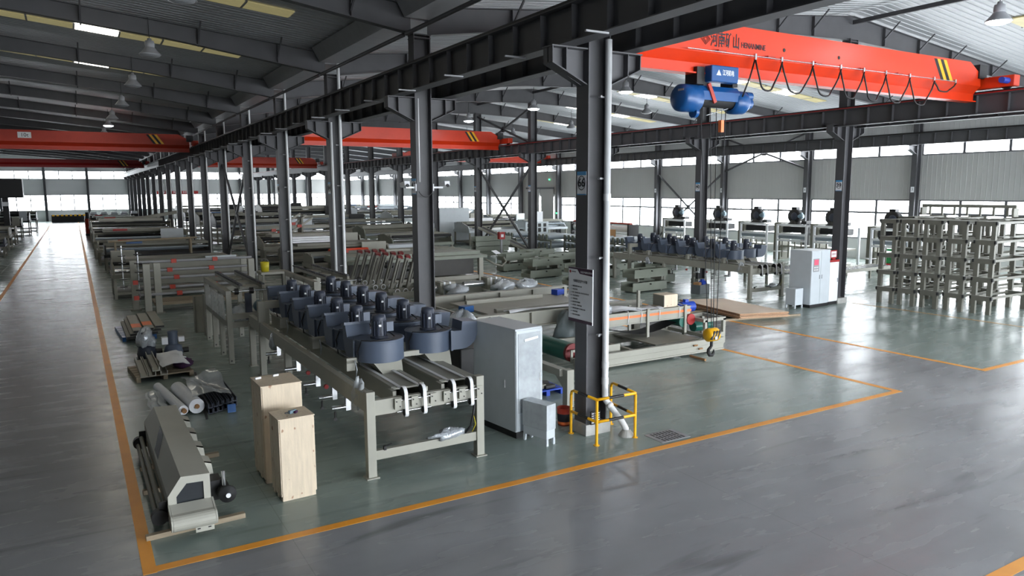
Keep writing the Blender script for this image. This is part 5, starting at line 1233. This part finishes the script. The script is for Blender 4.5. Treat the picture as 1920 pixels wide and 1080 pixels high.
# left side of the aisle
for i, (x, y, w_, d_, h_, c_) in enumerate(((-7.6, 66.0, 3.0, 2.2, 1.5, 'motor'), (-8.4, 74, 3.6, 3.6, 1.9, 'beige_d'), (-8.2, 82, 3.4, 3.2, 1.7, 'beige'), (-7.4, 92, 2.6, 3, 2.2, 'black'), (-7.5, 101, 3, 4, 2.6, 'black'), (-7.2, 112, 3, 4, 2.4, 'motor'))):
    machine('aisle_machine', '%s dark machine along the left edge of the left aisle' % ORD[i], x, y, w_, d_, h_, 60+i, c_, 'machines left of the left aisle')
t = thing('gantry_mill', 'tall black gantry machine on columns at the far left edge', 'machine', (-8.6, 88, 0))
for x in (.4, 2.6): MB().box(x, x+.5, 0, .8, 0, 4.3).build('column', M['black'], t)
MB().box(.0, 4.4, -.4, 1.4, 4.3, 6.2).build('head', M['black'], t, bevel=.05); motor(t, (1.5, .4, 6.4), 'x', 1.2, .4, 'black')
for x in (.65, 2.85): MB().box(x-.3, x+.3, -.06, 0, 3.5, 3.9).build('white_pad', M['white'], t)
MB().box(1.2, 1.7, -.05, .0, 1.6, 2.1).build('notice', M['white'], t)
# barrier and tyre roll at the end of the aisle
t = thing('safety_barrier', 'long black and yellow barrier at the far end of the left aisle', 'barrier', (-3.2, 141, 0)); MB().box(0, 5.0, 0, .5, 0, 1.2).build('barrier_body', M['black'], t); 
for i in range(8): MB().box(.1+.62*i, .45+.62*i, -.02, 0, 1.0, 1.25).build('yellow_mark', M['yellow'], t)
t = thing('cable_drum', 'grey cable drum beside the barrier at the far end of the aisle', 'drum', (2.2, 139.5, 0)); MB().lathe((0, 0, .75), [(.25, -.25), (.75, -.25), (.75, -.2), (.45, -.2), (.45, .2), (.75, .2), (.75, .25), (.25, .25), (.25, -.25)], 24, 'y').build('drum_body', M['gutter'], t)
# ================================================================== background of the two right bays
# ---- laminating frames with black fans along the windows
def fan_frame(label, x, y):
    t = thing('fan_machine', label, 'machine', (x, y, 0), 0, 'frames with black fans by the windows')
    W = 2.3
    for yy in (0, W):
        for xx in (0, 1.3): MB().box(xx-.06, xx+.06, yy-.06, yy+.06, 0, 2.4).build('post', M['white'], t)
    for z in (1.35, 1.75, 2.38): MB().box(-.08, -.0, .06, W-.06, z-.07, z+.05).build('front_rail', M['white'], t)
    for yy in (0, W): MB().box(.06, 1.24, yy-.05, yy+.05, 2.3, 2.4).build('side_rail', M['white'], t)
    MB().cyl((.1, .1, 1.55), (.1, W-.1, 1.55), .12, 14).build('roller', M['roller'], t); MB().box(.3, 1.0, .2, W-.2, 1.85, 2.25).build('dark_unit', M['black'], t)
    MB().box(.2, 1.1, W-.1, W+.45, .6, 2.5).box(.2, 1.1, W-.1, W+.45, 0, .5).build('side_cabinet', M['beige_d'], t)
    MB().box(.1, 1.2, .1, W-.1, .9, 1.0).build('table', M['beige'], t)
    for k in range(4): MB().box(-.05, .0, .3+k*.5, .38+k*.5, .2, 1.3).build('hanging_bar', M['beige_d'], t)
    # centrifugal fan with conical foot
    f = MB().lathe((.6, W*.6, 2.95), [(0, -.24), (.42, -.24), (.48, -.18), (.48, .18), (.42, .24), (0, .24)], 20, 'x').build('fan_housing', M['black'], t)
    MB().lathe((.6, W*.6, 2.35), [(.52, 0), (.48, .08), (.24, .35)], 18).build('fan_foot', M['black'], f); MB().box(.42, .78, W*.6-.2, W*.6+.18, 3.1, 3.55).build('fan_outlet', M['black'], f)
    MB().lathe((.35, W*.6-.08, 2.95), [(0, -.02), (.24, -.02), (.26, .0)], 18, 'x').build('fan_face', M['motor'], f); motor(f, (.5, W*.6-.55, 2.95), 'y', .35, .16, 'cyan', 'fan_motor')
    MB().box(.2, .7, .2, .6, 2.45, 2.65).build('small_motor', M['black'], t)
    return t
for i, y in enumerate((42.7, 38.3, 34.7, 31.5, 28.6, 24.6)):
    fan_frame('white frame with a black fan by the windows, %s from the left' % ORD[i], 41.0, y)
# ---- printing rollers with red tops left of them
for i, (x, y) in enumerate(((39.5, 47.5), (39.5, 52.0))):
    t = thing('print_roller', ['white roller machine with a red top bar beside the first fan frame', 'white roller machine with a red top bar behind the near column'][i], 'machine', (x, y, 0))
    for yy in (0, 3.6): MB().box(-.2, .9, yy-.08, yy+.08, 0, 1.9).build('side_plate', M['black'], t)
    MB().cyl((.2, .1, 1.45), (.2, 3.5, 1.45), .28, 18).build('white_roller', M['white'], t); MB().cyl((.2, .1, .8), (.2, 3.5, .8), .16, 14).build('lower_roller', M['white'], t)
    MB().box(.0, .3, 0, 3.6, 1.9, 2.02).build('red_bar', M['orange_d'], t)
tag(MB().box(37.6, 38.6, 48.2, 49.6, 0, 1.5).build('carton', M['card'], bevel=.01), 'brown carton between the white roller machines', 'carton')
# ---- wide roller conveyor by column 39 and drum
def roller_conveyor(label, x, y, L, W=1.2, z=.75, rz=0):
    t = thing('roller_conveyor', label, 'conveyor', (x, y, 0), rz)
    for yy in (0, W): MB().box(0, L, yy-.04, yy+.04, z-.12, z+.03).build('side_rail', M['beige'], t)
    for k in range(int(L/.35)): MB().cyl((.2+k*.35, .03, z), (.2+k*.35, W-.03, z), .05, 10).build('roller', M['chrome'], t)
    for xx in (.3, L-.3):
        for yy in (0, W): MB().box(xx-.05, xx+.05, yy-.05, yy+.05, 0, z-.12).build('leg', M['beige_d'], t)
    return t
roller_conveyor('roller conveyor behind the grey cabinets beside column 39', 29.0, 22.6, 7.6); roller_conveyor('lower roller conveyor beside the windows behind the trestles', 29.6, 25.2, 7.0, 1.4, .6)
t = thing('oil_drum', 'green oil drum on a red pallet by the windows', 'drum', (43.5, 27.3, .15)); MB().lathe((0, 0, 0), [(0, 0), (.3, 0), (.31, .02), (.29, .04), (.29, .3), (.305, .32), (.29, .34), (.29, .6), (.305, .62), (.29, .64), (.29, .86), (.31, .88), (.3, .9), (0, .88)], 24).build('drum_body', M['green_d'], t); MB().cyl((0, 0, .88), (0, 0, .91), .27, 20).build('drum_lid', M['white'], t); MB().cyl((.15, .05, .91), (.15, .05, .93), .04, 10).build('bung', M['gutter'], t)
t2 = copy_tree(t); t2.location = (43.4, 26.6, .15); t2['label'] = 'second green oil drum beside the first on the red pallet'
pallet('red pallet under the green oil drums', 42.9, 26.2, 1.2, 1.6, 'red')
for i, (x, y) in enumerate(((36.2, 33.5), (40.2, 23.6))):
    t = thing('music_stand_tray', ['slim white document stand between the fan frames', 'slim white document stand beside the green drums'][i], 'stand', (x, y, 0)); MB().cyl((0, 0, 0), (0, 0, 1.3), .02, 8).build('pole', M['chrome'], t); MB().cbox((0, 0, 1.33), (.5, .35, .02), rx=.4).build('tray', M['white'], t); MB().cyl((0, 0, 0), (0, 0, .03), .2, 14).build('base', M['gutter'], t)
for i, (x, y) in enumerate(((20.4, 36.2), (21.6, 27.6))):
    t = thing('document_stand', ['tilted white document stand beside the troughs', 'tilted white document stand right of column 66'][i], 'stand', (x, y, 0)); MB().cyl((0, 0, 0), (0, 0, 1.25), .02, 8).build('pole', M['chrome'], t); MB().cbox((0, 0, 1.3), (.5, .36, .02), rx=.5, rz=.5).build('tray', M['white'], t); MB().cyl((0, 0, 0), (0, 0, .03), .2, 14).build('base', M['gutter'], t)
# ---- machines of the middle bay further back
mid = [(10.2, 36.9, 5.5, 1.9, 1.6, 'beige'), (10.3, 42.0, 6, 2.6, 1.7, 'beige_d'), (17.5, 41.0, 3.4, 3.0, 1.2, 'green_grey'), (18.5, 47, 4.5, 3, 1.8, 'green_grey'), (10.3, 48.5, 6.5, 3.0, 1.9, 'beige'), (11, 55, 6, 3, 2.2, 'beige_d'), (19, 54, 6, 3, 2.1, 'green_grey'), (10.5, 62, 7, 3.4, 2.4, 'beige_d'), (19.5, 62, 6, 3.2, 2.3, 'beige'),
       (11, 71, 6, 3.4, 2.8, 'motor'), (19.5, 72, 6, 3, 2.4, 'beige_d'), (11, 81, 6, 4, 2.6, 'beige_d'), (20, 82, 6, 4, 3.0, 'beige'), (11, 92, 6, 4, 2.6, 'motor'), (20, 94, 5, 4, 3.2, 'beige'), (11.5, 104, 6, 4, 2.4, 'beige_d'), (20, 106, 5, 4, 2.8, 'motor'), (13, 117, 9, 4, 2.8, 'beige_d')]
for i, (x, y, w_, d_, h_, c_) in enumerate(mid):
    machine('process_machine', '%s from the front among the machines deep in the middle bay' % ORD[i], x, y, w_, d_, h_, 100+i, c_, 'machines deep in the middle bay')
rb = [(29.5, 57, 5, 3, 2.0, 'cab'), (36.5, 58, 4, 3, 2.0, 'cab'), (30, 66, 6, 3, 2.4, 'roller'), (38, 68, 4, 3, 2.2, 'roller'), (30, 76, 7, 4, 2.6, 'cab'), (38.5, 80, 5, 4, 2.4, 'cab'), (30, 88, 8, 4, 2.8, 'roller'), (31, 100, 9, 4, 2.8, 'beige_d'), (31, 112, 9, 4, 2.6, 'beige')]
for i, (x, y, w_, d_, h_, c_) in enumerate(rb):
    machine('pale_machine', '%s from the front among the pale machines of the far right bay' % ORD[i], x, y, w_, d_, h_, 160+i, c_, 'pale machines of the far right bay')
# orange roller, sloping rails with orange blocks, white trays, big panels
t = thing('orange_roller', 'glossy orange roller standing behind the blower rows', 'roller', (11.9, 39.8, 0)); MB().cyl((0, 0, 1.35), (2.2, 0, 1.35), .28, 20).build('roller_body', M['orange'], t)
for x in (-.1, 2.2): MB().box(x, x+.1, -.2, .2, 0, 1.5).build('stand', M['beige_d'], t)
t = thing('sloping_rails', 'sloping beige rails with orange blocks left of the near columns', 'conveyor', (10.8, 53.5, 0))
for i in range(3):
    r = MB().bar((0+.3*i, -.5*i, 1.2-.15*i), (3.2+.3*i, -.5*i, 3.2-.15*i), .12, .12).build('rail', M['beige'], t)
    for f in (.4, .7): MB().cbox((3.2*f+.3*i, -.5*i, 1.25+2.0*f-.15*i), (.3, .2, .2)).build('orange_block', M['orange_d'], r)
for x, z in ((.3, 1.2), (3.0, 2.9)): MB().box(x, x+.12, -1.0, .1, 0, z).build('support_leg', M['beige_d'], t)
c = cabinet('pale blue-grey cabinet lying low behind the tilted arm units', 16.6, 44.0, 2.6, 1.2, 1.35, .1, 1, 'cab')
t = thing('white_tray_stack', 'stack of white foam trays on a machine left of the third near column', 'tray', (10.6, 43.0, 1.8)); 
for k in range(3): MB().box(0, 3.2-.4*k, 0, 1.0, .12*k, .12*k+.1).build('tray', M['white'], t)
for i, (x, y, l) in enumerate(((25.6, 44.9, 'small red electrical box on the pile of long channels'), (21.2, 60.5, 'small red electrical box deep in the middle bay'))):
    t = thing('red_box', l, 'box', (x, y, 0)); MB().box(0, .45, 0, .3, 1.35, 1.85).build('box_body', M['red'], t, bevel=.01); MB().box(.12, .33, -.01, 0, 1.5, 1.7).build('label_plate', M['white'], t); MB().box(.15, .3, .1, .2, 0, 1.35).build('post', M['gutter'], t)
# pale glazed rack with square openings and boxed machine by the far windows
t = thing('pale_rack', 'pale grey rack with square openings by the sliding door', 'rack', (34.0, 55.0, 0)); MB().box(0, 2.4, 0, .1, .9, 2.0).build('rack_panel', M['cab'], t)
for k in range(4):
    MB().box(.2+.55*k, .5+.55*k, -.02, 0, 1.1, 1.45).build('opening', M['black'], t); MB().box(.2+.55*k, .5+.55*k, -.02, 0, 1.55, 1.85).build('opening', M['black'], t)
for x in (0, 2.3): MB().box(x, x+.1, 0, .1, 0, .9).build('leg', M['gutter'], t)
MB().box(.4, 1.8, 0, .1, 2.0, 2.9).build('upper_panel', M['white'], t)
t = thing('boxed_machine', 'tall pale sheet metal machine housing behind the inclined belt', 'machine', (28.3, 60.5, 0)); MB().box(0, 3.0, 0, 2, 0, 3.2).build('housing', M['cab'], t, bevel=.02); MB().box(3.0, 5.6, .2, 1.8, 0, 2.2).build('side_housing', M['white'], t, bevel=.02); MB().box(3.4, 5.2, .15, .2, 1.1, 1.9).build('window', M['darkglass'], t)
